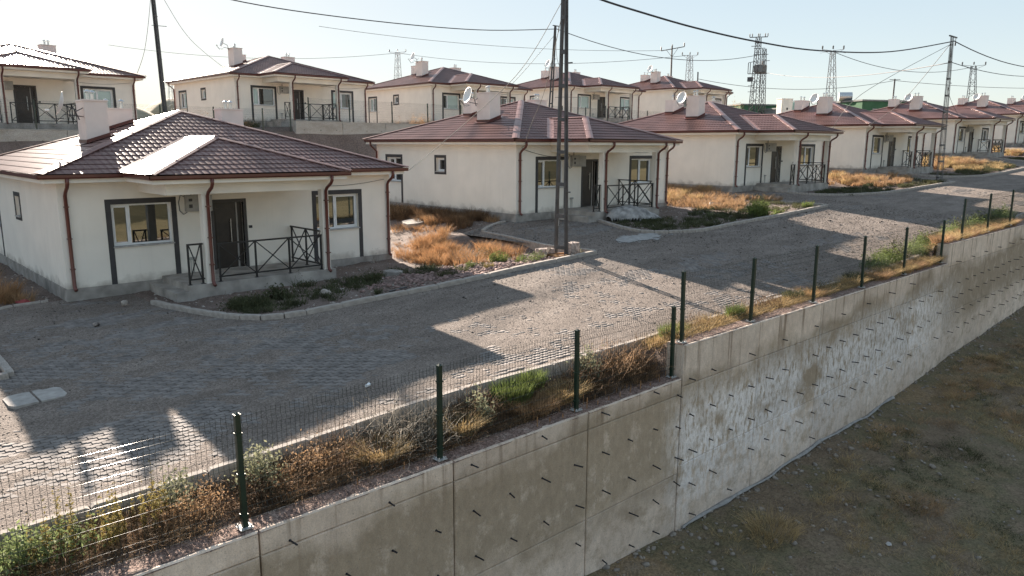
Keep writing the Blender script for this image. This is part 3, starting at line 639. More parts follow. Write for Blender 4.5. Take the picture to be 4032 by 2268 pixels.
def post_mesh():
    b = MB(); b.box(-.033, .033, -.033, .033, 0, 1.5); me = bpy.data.meshes.new('post'); me.from_pydata(b.v, [], b.f); me.materials.append(M['green_post'])
    c = MB(); c.box(-.04, .04, -.04, .04, 1.5, 1.515); c.add([(-.03, -.03, 1.515), (.03, -.03, 1.515), (.03, .03, 1.515), (-.03, .03, 1.515), (0, 0, 1.545)], [(0, 1, 4), (1, 2, 4), (2, 3, 4), (3, 0, 4)])
    cm = bpy.data.meshes.new('post_cap'); cm.from_pydata(c.v, [], c.f); cm.materials.append(M['green_post'])
    d = MB(); d.box(-.085, .085, -.085, .085, 0.006, 0.018)
    for sx in (-1, 1):
        for sy in (-1, 1): d.tube([(sx * .062, sy * .062, .018), (sx * .062, sy * .062, .05)], .011, 6)
    dm = bpy.data.meshes.new('base_plate'); dm.from_pydata(d.v, [], d.f); dm.materials.append(M['base'])
    k = MB(); k.box(-.043, .043, -.043, .043, -.0125, .0125)
    km = bpy.data.meshes.new('clamp'); km.from_pydata(k.v, [], k.f); km.materials.append(M['green_post'])
    return me, cm, dm, km
POST, PCAP, PBASE, PCLAMP = post_mesh()
def fence(label, pts, group='mesh fences', panels=True):
    """pts: (x, y, z) post feet"""
    r = thing('mesh_fence', label, 'fence', pts[0], 0, group)
    for i, p in enumerate(pts):
        o = link('post', POST, None, r); o.location = Vector(p) - r.location; o.rotation_euler = (rnd.uniform(-.012, .012), rnd.uniform(-.012, .012), 0)
        for nm, me, zz in (('post_cap', PCAP, 0), ('base_plate', PBASE, 0), ('clamp', PCLAMP, .18), ('clamp', PCLAMP, .72), ('clamp', PCLAMP, 1.26)): link(nm, me, None, o).location.z = zz
        if panels and i + 1 < len(pts):
            a = Vector(p); d = Vector(pts[i + 1]) - a
            q = link('mesh_panel', PANEL, None, r); q.location = a - r.location + Vector((0, 0.045, 0.05)); q.rotation_euler = (0, -math.atan2(d.z, d.xy.length), math.atan2(d.y, d.x)); q.scale = (d.length / 3.0, 1, 1)
    return r
fence('green mesh fence on the lowest front wall, left of the wall step', [(-7.5, -13.92, -0.90), (-4.4, -13.93, -0.90), (-1.31, -13.95, -0.90), (1.80, -13.96, -0.90), (4.98, -13.93, -0.90), (7.95, -13.95, -0.90)])
fence('green mesh fence on the lime-stained middle wall', [(8.22, -13.98, -0.19), (11.05, -13.98, -0.19), (14.3, -13.98, -0.19), (17.4, -13.99, -0.18), (20.65, -14.0, -0.16), (24.15, -14.0, -0.15)])
fence('green mesh fence on the highest front wall at the right edge', [(26.2, -14.0, 0.51), (29.4, -14.0, 0.56), (32.6, -14.0, 0.6), (35.8, -14.0, 0.66), (39.0, -14.0, 0.74)])

# ------------------------------------------------------------------ terrace walls behind, with fences
def terrace(label, x0, x1, zt, zb, y, xj, zj):
    r = thing('terrace_wall', label, 'wall', (x0, y, zt), 0, 'terrace walls behind the front houses')
    xe = [x0] + xj + [x1]; ze = [zb] + zj + [zt]
    b = MB(); b.box(x0 + .004, x1 - .004, y + 0.09, y + 0.4, zb, zt - 0.01); b.build('wall_core', M['backwall'], r, world=True)
    for a, c in zip(xe, xe[1:]):
        for p, q in zip(ze, ze[1:]): wall_panel(a, c, p, q, y, y + 0.088, M['backwall'], 'concrete_panel', r)
    b = MB(); b.box(x0, x1, y - 0.01, y + 0.41, zt - 0.008, zt + 0.03); b.build('wall_coping', M['backwall'], r, world=True)
    for row, z in enumerate((zt - 0.55, zt - 1.5)):
        for x in np.arange(x0 + 0.6 + row * .4, x1, 1.2): stub(r, float(x), z, y, 0.12)
    return r
terrace('pale concrete terrace wall below the leftmost back house', -14, 19.0, 4.55, 0.4, 23.3, [-8, -5, -1.5, 2.2, 5.8, 9.4, 13, 16], [2.6])
terrace('terrace wall behind the second front house, with brown damp band', 19.0, 37.5, 5.36, 1.0, 23.25, [22.5, 26, 29.5, 33], [2.6, 4.1])
terrace('terrace wall behind the third and fourth front houses', 37.5, 78, 5.75, 1.4, 23.3, [41, 44.5, 48, 52, 56, 60, 65, 70], [4.2])
fence('mesh fence along the terrace below the leftmost back house', [(-4.9, 23.5, 4.58), (-1.7, 23.5, 4.58), (1.4, 23.5, 4.58), (4.45, 23.5, 4.58), (7.6, 23.5, 4.58), (10.7, 23.5, 4.58), (13.8, 23.5, 4.58), (16.9, 23.5, 4.58), (18.8, 23.5, 4.58)])
fence('mesh fence on the terrace wall behind the second front house', [(20.1, 23.45, 5.39), (23.2, 23.45, 5.39), (26.7, 23.45, 5.39), (29.9, 23.45, 5.39), (33.1, 23.45, 5.39), (36.6, 23.45, 5.39)])
fence('mesh fence on the far terrace wall below the fourth back house', [(38.5, 23.5, 5.78), (41.6, 23.5, 5.78), (44.7, 23.5, 5.78), (47.8, 23.5, 5.78), (50.9, 23.5, 5.78), (54, 23.5, 5.78), (57.1, 23.5, 5.78), (60.2, 23.5, 5.78)])

# ------------------------------------------------------------------ the house (one plan, repeated up the street)
W_, D_, OV, EZ, PIT = 10.43, 10.53, 0.47, 3.08, 0.337
WB = 2.97
def skin(b, o, ud, n, U, Z, holes, depth=0.22):
    """wall face as cells with real openings; o origin, ud along, n outward normal"""
    o = Vector(o); ud = Vector(ud); n = Vector(n); P = lambda u, z, k=0.0: tuple(o + ud * u + Vector((0, 0, z)) - n * k)
    us = sorted({U[0], U[1]} | {h[0] for h in holes} | {h[1] for h in holes}); zs = sorted({Z[0], Z[1]} | {h[2] for h in holes} | {h[3] for h in holes})
    for a, c in zip(us, us[1:]):
        for p, q in zip(zs, zs[1:]):
            if any(h[0] - 1e-6 <= a and c <= h[1] + 1e-6 and h[2] - 1e-6 <= p and q <= h[3] + 1e-6 for h in holes): continue
            b.quad(P(a, p), P(c, p), P(c, q), P(a, q))
    for a, c, p, q in holes:
        b.quad(P(a, p), P(a, q), P(a, q, depth), P(a, p, depth)); b.quad(P(c, q), P(c, p), P(c, p, depth), P(c, q, depth))
        b.quad(P(a, q), P(c, q), P(c, q, depth), P(a, q, depth)); b.quad(P(c, p), P(a, p), P(a, p, depth), P(c, p, depth))
def fbox(b, o, ud, n, u0, u1, z0, z1, k0, k1):
    """box on a wall: u along, k = distance out from the wall face (negative: inside)"""
    o = Vector(o); ud = Vector(ud); n = Vector(n); Q = lambda u, z, k: tuple(o + ud * u + n * k + Vector((0, 0, z)))
    b.add([Q(u0, z0, k1), Q(u1, z0, k1), Q(u1, z0, k0), Q(u0, z0, k0), Q(u0, z1, k1), Q(u1, z1, k1), Q(u1, z1, k0), Q(u0, z1, k0)],
          [(0, 3, 2, 1), (4, 5, 6, 7), (0, 1, 5, 4), (1, 2, 6, 5), (2, 3, 7, 6), (3, 0, 4, 7)])
def window(root, o, ud, n, a, c, p, q, mull, sash, sur=0.145, legs=True, leg0=(0.0, 0.0), bottom=False):
    b = MB(); fw = 0.055; k0, k1 = -0.19, -0.125
    for u0, u1, z0, z1 in ((a, a + fw, p, q), (c - fw, c, p, q), (a + fw, c - fw, p, p + fw), (a + fw, c - fw, q - fw, q)): fbox(b, o, ud, n, u0, u1, z0, z1, k0, k1)
    panes = []
    if mull:
        fbox(b, o, ud, n, mull - .03, mull + .03, p + fw, q - fw, k0, k1)
        panes = [(a + fw, mull - .03), (mull + .03, c - fw)]
    else: panes = [(a + fw, c - fw)]
    fr = b.build('window', M['pvc'], root)
    for i, (u0, u1) in enumerate(panes):
        g0 = 0.0
        if i == sash:
            sb = MB(); g0 = .042
            for x0, x1, z0, z1 in ((u0, u0 + g0, p + fw, q - fw), (u1 - g0, u1, p + fw, q - fw), (u0 + g0, u1 - g0, p + fw, p + fw + g0), (u0 + g0, u1 - g0, q - fw - g0, q - fw)): fbox(sb, o, ud, n, x0, x1, z0, z1, k0 + .02, k1 + .012)
            fbox(sb, o, ud, n, (u1 if i == 0 else u0) - .015, (u1 if i == 0 else u0) + .015, (p + q) / 2 - .07, (p + q) / 2 + .07, k1 + .012, k1 + .035)
            sb.build('sash', M['pvc'], fr)
        gb = MB(); fbox(gb, o, ud, n, u0 + g0, u1 - g0, p + fw + g0, q - fw - g0, k0 + .02, k0 + .03); gb.build('pane', M['glass'], fr)
    b = MB(); fbox(b, o, ud, n, a - .02, c + .02, p - .035, p + .004, -.12, .055); b.build('sill', M['sill'], fr)
    b = MB(); t = 0.014; sb = sur
    if bottom:
        fbox(b, o, ud, n, a - sb, c + sb, q, q + sb, .0, t); fbox(b, o, ud, n, a - sb, c + sb, p - sb, p - .036, .0, t); fbox(b, o, ud, n, a - sb, a, p - .036, q, .0, t); fbox(b, o, ud, n, c, c + sb, p - .036, q, .0, t)
    else:
        fbox(b, o, ud, n, a - sb, c + sb, q, q + sb, .0, t); fbox(b, o, ud, n, a - sb, a - .001, leg0[0], q, .0, t); fbox(b, o, ud, n, c + .001, c + sb, leg0[1], q, .0, t)
    b.build('window_surround', M['surround'], root)
def tile_slope(poly, p0, p1, ez, m, name, root):
    """pressed tile sheet over a convex plan polygon; p0->p1 eave, slope rises to the left of it"""
    p0 = Vector((*p0, 0)); p1 = Vector((*p1, 0)); u = (p1 - p0).normalized(); v = Vector((-u.y, u.x, 0)); L = (p1 - p0).length
    V_ = max((Vector((*q, 0)) - p0).dot(v) for q in poly); per, row = 0.186, 0.342
    uq = [(Vector((*q, 0)) - p0).dot(u) for q in poly]; us = np.arange(math.floor((min(uq) - 0.1) / per) * per, max(uq) + 0.12, per / 10); nr = int(V_ / row) + 1; vs = []; hs = []
    for r in range(nr):
        for fr, hh in ((0.0, 1.0), (0.35, 0.72), (0.70, 0.34), (0.995, 0.0)): vs.append((r + fr) * row); hs.append(hh)
    vs = np.array(vs); hs = np.array(hs); U, Vv = np.meshgrid(us, vs); ph = U / per
    tt = ph - np.floor(ph); hump = np.where(tt > 0.30, np.clip((1 - tt) / 0.70, 0, 1), 0.5 - 0.5 * np.cos(np.pi * tt / 0.30))
    Vs = Vv - 0.055 * hump * (hs[:, None] * 0.9 + .1)         # scalloped lower edges
    Zz = ez + PIT * np.clip(Vs, -.1, 99) + 0.020 * hump + 0.017 * hs[:, None]
    X = p0.x + u.x * U + v.x * Vs; Y = p0.y + u.y * U + v.y * Vs
    nx = len(us); i, j = np.meshgrid(np.arange(nx - 1), np.arange(len(vs) - 1)); a = (j * nx + i).ravel()
    me = bpy.data.meshes.new(name); me.from_pydata(np.stack([X.ravel(), Y.ravel(), Zz.ravel()], 1).tolist(), [], np.stack([a, a + 1, a + nx + 1, a + nx], 1).tolist())
    bm = bmesh.new(); bm.from_mesh(me); n = len(poly); ar = sum(poly[k][0] * poly[(k + 1) % n][1] - poly[(k + 1) % n][0] * poly[k][1] for k in range(n))
    for k in range(n):
        A, B = poly[k], poly[(k + 1) % n]; d = Vector((B[0] - A[0], B[1] - A[1], 0))
        if abs(d.normalized().dot(u)) > 0.999 and abs((Vector((*A, 0)) - p0).dot(v)) < 0.01: continue
        no = Vector((d.y, -d.x, 0)) * (1 if ar > 0 else -1)
        bmesh.ops.bisect_plane(bm, geom=bm.verts[:] + bm.edges[:] + bm.faces[:], plane_co=(*A, 0), plane_no=no.normalized(), clear_outer=True)
    bm.to_mesh(me); bm.free(); me.shade_smooth()
    try: me.set_sharp_from_angle(angle=R(42))
    except Exception: pass
    return link(name, me, m, root)
def cap_strip(A, B, half, drop, m, root, name='ridge_cap', lift=0.05, piece=1.25):
    A = Vector(A); B = Vector(B); L = (B - A).length; n = max(1, round(L / piece)); d = (B - A) / n; s = Vector((d.y, -d.x, 0)).normalized()
    for k in range(n):
        p = A + d * k - d.normalized() * 0.04; q = A + d * (k + 1); up = Vector((0, 0, lift + 0.006)); u2 = Vector((0, 0, lift))
        pts = []
        for o, w in ((p, up), (q, u2)):
            for f_, dz in ((-1, drop), (-.28, drop * .15), (.28, drop * .15), (1, drop)): pts.append(o + s * half * f_ + w + Vector((0, 0, -dz * abs(1) if drop else 0)))
        lo = [x - Vector((0, 0, .022)) for x in pts]
        b = MB(); b.add(pts + lo, [(0, 1, 5, 4), (1, 2, 6, 5), (2, 3, 7, 6), (8, 12, 13, 9), (9, 13, 14, 10), (10, 14, 15, 11), (0, 4, 12, 8), (3, 11, 15, 7), (0, 8, 9, 1), (1, 9, 10, 2), (2, 10, 11, 3), (4, 5, 13, 12), (5, 6, 14, 13), (6, 7, 15, 14)])
        b.build(name, m, root)
def gutter(root, p, q, out):
    """half-box gutter from p to q, out = outward normal"""
    p = Vector(p); q = Vector(q); o = Vector(out); prof = [(-.02, .10), (-.02, 0), (.075, -.005), (.095, .03), (.095, .105), (.085, .105), (.083, .035), (.072, .006), (-.012, .012), (-.012, .10)]
    b = MB(); n = len(prof); v = []
    for e in (p, q):
        for k, z in prof: v.append(e + o * k + Vector((0, 0, z)))
    b.add(v, [(i, (i + 1) % n, n + (i + 1) % n, n + i) for i in range(n)] + [tuple(range(n)), tuple(reversed(range(n, 2 * n)))]); return b.build('gutter', M['gutter'], root)
def downpipe(root, x, ytop, ywall, z0, xoff=0.0):
    b = MB(); b.tube([(x + xoff, ytop, 2.98), (x + xoff, ytop, 2.84), (x + xoff * .8, ytop + (ywall - ytop) * .2, 2.74), (x + xoff * .2, ywall - (ywall - ytop) * .2, 2.60), (x, ywall, 2.50), (x, ywall, z0 + .12), (x, ywall - .04, z0 + .03), (x, ywall - .12, z0)], 0.048, 8)
    o = b.build('downpipe', M['pipe'], root, smooth=True)
    c = MB()
    for z in (z0 + .55, 1.35, 2.2): c.box(x - .058, x + .058, ywall - .056, ywall + .06, z, z + .03)
    c.build('pipe_bracket', M['pipe'], o)
def flue(par, x, y, z, h=0.2, r=0.055):
    b = MB(); b.lathe([(r, -.05), (r, h), (r * .9, h)], (x, y, z), 10); b.lathe([(r * 2.1, h + .045), (r * 1.2, h + .085), (0.004, h + .125)], (x, y, z), 12); b.lathe([(0.004, h + .05), (r * 2.1, h + .045)], (x, y, z), 12)
    for k in range(3): b.bar((x + r * math.cos(k * 2.1), y + r * math.sin(k * 2.1), z + h - .02), (x + r * 1.3 * math.cos(k * 2.1), y + r * 1.3 * math.sin(k * 2.1), z + h + .06), .012)
    b.build('flue', M['steel'], par)
def roof_h(x, y): return EZ + PIT * (OV + min(x, y, W_ - x, D_ - y))
def chimney(root, x0, x1, y0, y1, zt, flues):
    b = MB(); b.box(x0, x1, y0, y1, min(roof_h(x0, y0), roof_h(x1, y1), roof_h(x0, y1), roof_h(x1, y0)) - .25, zt); o = b.build('chimney', M['chimney'], root)
    c = MB(); c.box(x0 - .025, x1 + .025, y0 - .025, y1 + .025, zt + .002, zt + .05); c.build('chimney_coping', M['chimney'], o)
    fl = MB(); t = .02; hh = .15                        # folded flashing round the foot, following the slope
    cs = [(x0 - t, y0 - t), (x1 + t, y0 - t), (x1 + t, y1 + t), (x0 - t, y1 + t)]
    for k in range(4):
        A, B = cs[k], cs[(k + 1) % 4]; za, zb = roof_h(*A), roof_h(*B)
        fl.quad((*A, za - .02), (*B, zb - .02), (*B, zb + hh), (*A, za + hh))
        dx, dy = (B[1] - A[1]), -(B[0] - A[0]); L = math.hypot(dx, dy); dx *= .2 / L; dy *= .2 / L
        C, Dd = (B[0] + dx, B[1] + dy), (A[0] + dx, A[1] + dy)
        fl.quad((*A, za + .055), (*Dd, roof_h(*Dd) + .055), (*C, roof_h(*C) + .055), (*B, zb + .055))
    fl.build('flashing', M['gutter'], o)
    for fx, fy in flues: flue(o, fx, fy, zt + .05)
    return o

def build_house(root):
    F_ = ((0, 0, 0), (1, 0, 0), (0, -1, 0)); Lf = ((0, 0, 0), (0, 1, 0), (-1, 0, 0)); Rt = ((W_, 0, 0), (0, 1, 0), (1, 0, 0)); Bk = ((0, D_, 0), (1, 0, 0), (0, 1, 0))
    win1 = (1.261, 2.866, 1.049, 2.219); win2 = (7.515, 9.13, 1.049, 2.219); door = (4.085, 5.01, 0.09, 2.125)
    ws = (4.845, 5.475, 1.625, 2.245); wf = (8.38, 9.58, 1.049, 2.219)
    wt = EZ - 0.12
    for fr, U, hl in ((F_, W_, [win1, win2, door]), (Lf, D_, [ws, wf]), (Rt, D_, [wf]), (Bk, W_, [win1])):
        b = MB(); skin(b, *fr, (0, U), (0, wt), hl); b.build('wall', M['plaster'], root)
    b = MB()                                            # rear of the openings: dark rooms behind the glass
    b.box(.3, W_ - .3, .24, D_ - .3, .02, 2.7); b.build('room_interior', M['dark'], root)
    b = MB(); t = .035
    b.box(-t, W_ + t, -t, .0 - .001, -1.0, 0); b.box(-t, W_ + t, D_ + .001, D_ + t, -1.0, 0); b.box(-t, -.001, 0, D_, -1.0, 0); b.box(W_ + .001, W_ + t, 0, D_, -1.0, 0); b.build('plinth', M['plinth'], root)
    window(root, *F_, *win1, 1.74, 0, leg0=(0.0, 0.10)); window(root, *F_, *win2, 8.26, 1, leg0=(0.10 if win2[0] - .145 < 6.9 else 0.0, 0.0))
    window(root, *Lf, *ws, None, 0, sur=.13, bottom=True); window(root, *Lf, *wf, 9.05, 1); window(root, *Rt, *wf, 8.9, 1)
    # door
    b = MB()
    for a, c, p, q in ((3.985, 4.085, .10, 2.225), (5.01, 5.11, .10, 2.225), (4.085, 5.01, 2.125, 2.225)): fbox(b, *F_, a, c, p, q, -.10, .016)
    dr = b.build('door', M['doorframe'], root)
    for a, c, mm, k, nm in ((4.087, 4.80, 'door', -.11, 'door_leaf'), (4.802, 4.85, 'gap', -.085, 'door_edge'), (4.852, 5.008, 'door', -.12, 'side_leaf')):
        b = MB(); fbox(b, *F_, a, c, .10, 2.123, k - .04, k)
        if nm == 'door_leaf':
            for z0, z1 in ((.25, .85), (.95, 1.95)): fbox(b, *F_, 4.17, 4.42, z0, z1, k, k + .012)
        b.build(nm, M[mm], dr)
    b = MB(); b.tube([(4.62, .055, .86), (4.62, .055, 1.62)], .014, 6); b.bar((4.62, .055, .95), (4.62, .12, .95), .018); b.bar((4.62, .055, 1.53), (4.62, .12, 1.53), .018); b.build('handle', M['steel'], dr)
    b = MB(); fbox(b, *F_, 5.16, 5.26, 1.30, 1.38, .0, .035); b.build('doorbell', M['dark'], root)
    # meter box, its cable and the tap stub
    b = MB(); fbox(b, *F_, 3.25, 3.66, 1.92, 2.40, .0, .17); mb = b.build('meter_box', M['meter'], root)
    b = MB(); fbox(b, *F_, 3.32, 3.42, 2.22, 2.30, .17, .178); fbox(b, *F_, 3.32, 3.42, 2.03, 2.13, .17, .178); b.build('meter_glass', M['dark'], mb)
    b = MB(); o = Vector((3.66, -.17, 1.93)); b.bar(o, o + Vector((.23, -.20, 0)), .02, .02); b.add([(3.665, -.175, 1.93), (3.95, -.30, 1.93), (3.95, -.30, 2.39), (3.665, -.175, 2.39), (3.66, -.165, 1.93), (3.945, -.285, 1.93), (3.945, -.285, 2.39), (3.66, -.165, 2.39)], [(0, 1, 2, 3), (7, 6, 5, 4), (0, 4, 5, 1), (3, 2, 6, 7), (1, 5, 6, 2)]); b.build('meter_door', M['meter'], mb)
    b = MB(); b.tube([(3.45, -.02, 2.40), (3.45, -.02, 2.56)], .018, 6); b.tube([(3.27, -.05, 2.35), (3.14, -.03, 2.40), (3.08, -.02, 2.2), (3.10, -.02, 1.95), (3.2, -.03, 1.84), (3.3, -.05, 1.9)], .012, 5); b.build('meter_cable', M['wire'], mb)
    b = MB(); b.tube([(3.30, -.03, .10), (3.30, -.03, .5)], .012, 5); b.tube([(3.38, -.03, .10), (3.38, -.03, .5)], .012, 5); b.box(3.25, 3.43, -.07, -.012, .49, .56); b.build('water_tap_stub', M['meter'], root)
    # porch
    b = MB(); b.box(2.45, 6.90, -2.20, -.036, -1.0, .10); b.build('porch_slab', M['slab'], root)
    b = MB(); b.box(2.08, 2.449, -2.19, -.037, -1.0, -.075); b.build('step', M['slab'], root)
    b = MB()
    for x0, x1 in ((2.014, 6.748),): b.box(x0, x1, -2.18, -1.95, 2.55, wt - .09)
    b.box(2.014, 2.22, -1.949, -.001, 2.55, wt - .09); b.box(6.54, 6.748, -1.949, -.001, 2.55, wt - .09); b.box(2.221, 6.539, -1.949, -.001, 2.60, 2.68); b.build('porch_beam', M['plaster_trim'], root)
    for x0 in (2.93, 6.525):
        b = MB(); b.box(x0, x0 + .22, -2.175, -1.955, .10, 2.549); b.build('porch_post', M['plaster_trim'], root)
    # white eave box
    b = MB(); e = .39; z0, z1 = 2.855, 2.965
    b.box(-e, W_ + e, -e, -.001, z0, z1); b.box(-e, W_ + e, D_ + .001, D_ + e, z0, z1); b.box(-e, -.001, -.0005, D_ + .0005, z0, z1); b.box(W_ + .001, W_ + e, -.0005, D_ + .0005, z0, z1)
    b.box(1.60, 7.17, -2.59, -e - .001, z0 + .003, z1); b.build('eave', M['plaster_trim'], root)
    # gutters
    g = .40; gz = 2.97
    gutter(root, (-g, -g, gz), (-g, D_ + g, gz), (-1, 0, 0)); gutter(root, (-g - .095, -g, gz), (1.59, -g, gz), (0, -1, 0)); gutter(root, (7.18, -g, gz), (W_ + g + .11, -g, gz), (0, -1, 0))
    gutter(root, (W_ + g, -g, gz), (W_ + g, D_ + g, gz), (1, 0, 0)); gutter(root, (-g, D_ + g, gz), (W_ + g, D_ + g, gz), (0, 1, 0))
    gutter(root, (1.60, -2.60, gz), (1.60, -g - .1, gz), (-1, 0, 0)); gutter(root, (1.505, -2.60, gz), (7.265, -2.60, gz), (0, -1, 0)); gutter(root, (7.17, -2.60, gz), (7.17, -g - .1, gz), (1, 0, 0))
    # downpipes
    downpipe(root, .17, -.44, -.07, -.02); downpipe(root, 3.07, -2.64, -2.235, .06); downpipe(root, 6.635, -2.64, -2.235, .06); downpipe(root, W_ - .12, -.44, -.07, -.02); 
    b = MB(); b.tube([(-.44, D_ - .1, 2.97), (-.44, D_ - .1, 2.8), (-.08, D_ - .1, 2.5), (-.08, D_ - .1, .1)], .048, 8); b.build('downpipe', M['pipe'], root, smooth=True)
    # roof sheets
    c = (W_ / 2, D_ / 2 + 0.02); A0, A1, A2, A3 = (-OV, -OV), (W_ + OV, -OV), (W_ + OV, D_ + OV), (-OV, D_ + OV)
    ph = PIT * (W_ / 2 + OV)
    tile_slope([A0, A1, c], A0, A1, EZ, M['tile'], 'roof_sheet', root); tile_slope([A3, A0, c], A3, A0, EZ, M['tile'], 'roof_sheet', root)
    tile_slope([A1, A2, c], A1, A2, EZ, M['tile'], 'roof_sheet', root); tile_slope([A2, A3, c], A2, A3, EZ, M['tile'], 'roof_sheet', root)
    px0, px1, py = 1.52, 7.25, -2.67; pm = (px0 + px1) / 2; hw = (px1 - px0) / 2; hy = py + hw; ry = -OV + hw
    B0, B1, Hp, Rd = (px0, py), (px1, py), (pm, hy), (pm, ry)
    tile_slope([B0, B1, Hp], B0, B1, EZ + .012, M['tile'], 'porch_roof_sheet', root)
    tile_slope([(px0, -OV), B0, Hp, Rd], (px0, -OV), B0, EZ + .012, M['tile'], 'porch_roof_sheet', root)
    tile_slope([B1, (px1, -OV), Rd, Hp], B1, (px1, -OV), EZ + .012, M['tile'], 'porch_roof_sheet', root)
    top = EZ + ph
    for a in (A0, A1, A2, A3): cap_strip((*a, EZ), (*c, top), .155, .030, M['cap'], root, lift=.062)
    hz = EZ + PIT * hw
    cap_strip((*B0, EZ), (*Hp, hz), .14, .028, M['cap'], root, lift=.062); cap_strip((*B1, EZ), (*Hp, hz), .14, .028, M['cap'], root, lift=.062)
    cap_strip((*Hp, hz), (*Rd, hz), .14, .045, M['cap'], root, lift=.068)
    cap_strip((px0, -OV, EZ), (*Rd, hz), .15, -.030, M['cap'], root, 'valley_strip', lift=.040); cap_strip((px1, -OV, EZ), (*Rd, hz), .15, -.030, M['cap'], root, 'valley_strip', lift=.040)
    # chimneys
    chimney(root, 1.80, 2.46, 3.76, 4.66, 5.17, [(2.0, 4.05), (2.22, 4.4)]); chimney(root, 2.95, 4.0, 6.45, 7.10, 5.05, [(3.25, 6.75), (3.75, 6.75)]); chimney(root, 7.1, 7.95, 6.2, 6.85, 5.16, [(7.4, 6.5), (7.62, 6.55)])
    # railings: posts, rails and crossed braces
    def rail(p, q, posts, z0, z1, wallend=None):
        p = Vector(p); q = Vector(q); r = MB(); r.bar(p + Vector((0, 0, z1)), q + Vector((0, 0, z1)), .05, .045); o = r.build('railing', M['railing'], root)
        r = MB(); r.bar(p + Vector((0, 0, z0)), q + Vector((0, 0, z0)), .04, .04); r.build('bottom_rail', M['railing'], o)
        T = [p.lerp(q, t) for t in posts]
        for t in T:
            r = MB(); r.bar(t + Vector((0, 0, .10)), t + Vector((0, 0, z1 - .023)), .045); r.box(t.x - .05, t.x + .05, t.y - .05, t.y + .05, .10, .115); r.build('rail_post', M['railing'], o)
        for a, c_ in zip(T, T[1:]):
            r = MB(); d = (c_ - a).normalized() * .03; off = Vector((0, .004, 0)) if abs(d.x) > abs(d.y) else Vector((.004, 0, 0))
            r.bar(a + d + off + Vector((0, 0, z0 + .02)), c_ - d + off + Vector((0, 0, z1 - .03)), .026); r.bar(a + d - off + Vector((0, 0, z1 - .03)), c_ - d - off + Vector((0, 0, z0 + .02)), .026); r.build('cross_brace', M['railing'], o)
        return o
    rail((3.30, -2.09, 0), (6.50, -2.09, 0), (.01, .34, .665, .99), .24, 1.16); rail((2.47, -2.09, 0), (2.90, -2.09, 0), (.05, .88), .24, 1.20); rail((6.55, -2.02, 0), (6.55, -.02, 0), (.03, .50, .97), .24, 1.26)
    # wire stapled under the eave
    b = MB(); pts = [(6.9 + t * 3.3, -.03, 2.58 - .12 * math.sin(t * 3.1) + .1 * t) for t in np.linspace(0, 1, 9)]; b.tube(pts, .007, 4); b.build('wall_cable', M['wire'], root)

HOUSE = thing('house', '', 'house')
build_house(HOUSE)
FL = ['nearest white house on the left, with sunlit porch roof and large left window', 'white house behind the grey lattice pole, second along the road', 'third white house along the road, just right of the lattice pole house', 'fourth house along the road, left of the far lattice pole', 'fifth house along the road, just behind the far lattice pole', 'sixth house along the road, cut off by the right picture edge', 'farthest house of the road row, only its roof showing at the right edge']
BL = ['back house at the left edge, on the terrace beside the leftmost pole', 'back house between the leftmost pole and the row, above the nearest house', 'back house on the terrace directly behind the second front house', 'back house on the terrace behind the tall lattice pole', 'rightmost back house, beside the transformer tower']
BXYZ = [(0.36, 27.47, 4.84, 0.03), (17.16, 27.98, 5.48, 0.019), (33.36, 27.56, 5.77, -0.027), (49.76, 27.29, 6.45, -0.032), (65.91, 26.68, 7.04, -0.036)]
POS = [(*p, l, 'front row of houses along the road') for p, l in zip(zip(HX, HY, HZ, HR), FL)] + [(*p, l, 'back row of houses on the terrace') for p, l in zip(BXYZ, BL)]
HOUSES = []
for i, (x, y, z, a, lab, grp) in enumerate(POS):
    h = HOUSE if i == 0 else copy_tree(HOUSE)
    h.location = (x, y, z); h.rotation_euler = (0, 0, a); h['label'] = lab; h['group'] = grp; HOUSES.append(h)
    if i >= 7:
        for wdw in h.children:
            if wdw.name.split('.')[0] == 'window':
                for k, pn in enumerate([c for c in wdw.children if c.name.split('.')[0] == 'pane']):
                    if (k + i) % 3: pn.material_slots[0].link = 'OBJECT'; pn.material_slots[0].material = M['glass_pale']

# ------------------------------------------------------------------ satellite dishes on the chimneys
def make_dish():
    t = thing('satellite_dish', '', 'satellite dish')
    n = Vector((-.93, .21, .30)).normalized(); q = Vector((0, 0, 1)).rotation_difference(n); b = MB(); Rr = .36
    prof = [(0.001, 0.0)] + [(Rr * k / 7, .10 * (k / 7) ** 2) for k in range(1, 8)]
    b.lathe(prof, n=24); b.lathe([(r, z - .012) for r, z in reversed(prof)], n=24); b.lathe([(Rr, .10), (Rr + .012, .098), (Rr, .088)], n=24)
    b.v = [tuple(q @ Vector((x, y * 1.06, z))) for x, y, z in b.v]; b.build('reflector', M['dish'], t, smooth=True)
    f_ = n * .50 + Vector((0, 0, -.34)); lo = Vector((0, 0, -.42))
    b = MB(); b.tube([lo * .98, lo * .98 + n * .25 + Vector((0, 0, -.10)), f_], .014, 6); b.tube([lo + Vector((.05, .0, 0)), lo + n * .2 + Vector((0, .05, -.16)), f_ + Vector((.02, 0, -.02))], .007, 5); b.build('arm', M['dark'], t)
    b = MB(); b.tube([f_, f_ - n * .12 + Vector((0, 0, .05))], .035, 8); b.build('feed', M['dish'], t)
    b = MB(); b.tube([(.02, 0, -.02), (.30, .0, -.12), (.42, .0, -.45)], .018, 6); b.tube([(.02, 0, -.3), (.28, .02, -.32), (.58, .05, -.35)], .016, 6); b.tube([(.34, .0, -.2), (.60, .06, -.06)], .014, 6); b.build('bracket', M['dark'], t)
    return t
DISH = make_dish(); first = True
ND = ['on the nearest house, seen edge-on', 'on the house behind the grey lattice pole', 'on the third front house', 'on the fourth front house', 'on the fifth front house', 'on the sixth front house', 'on the farthest front house at the right edge']
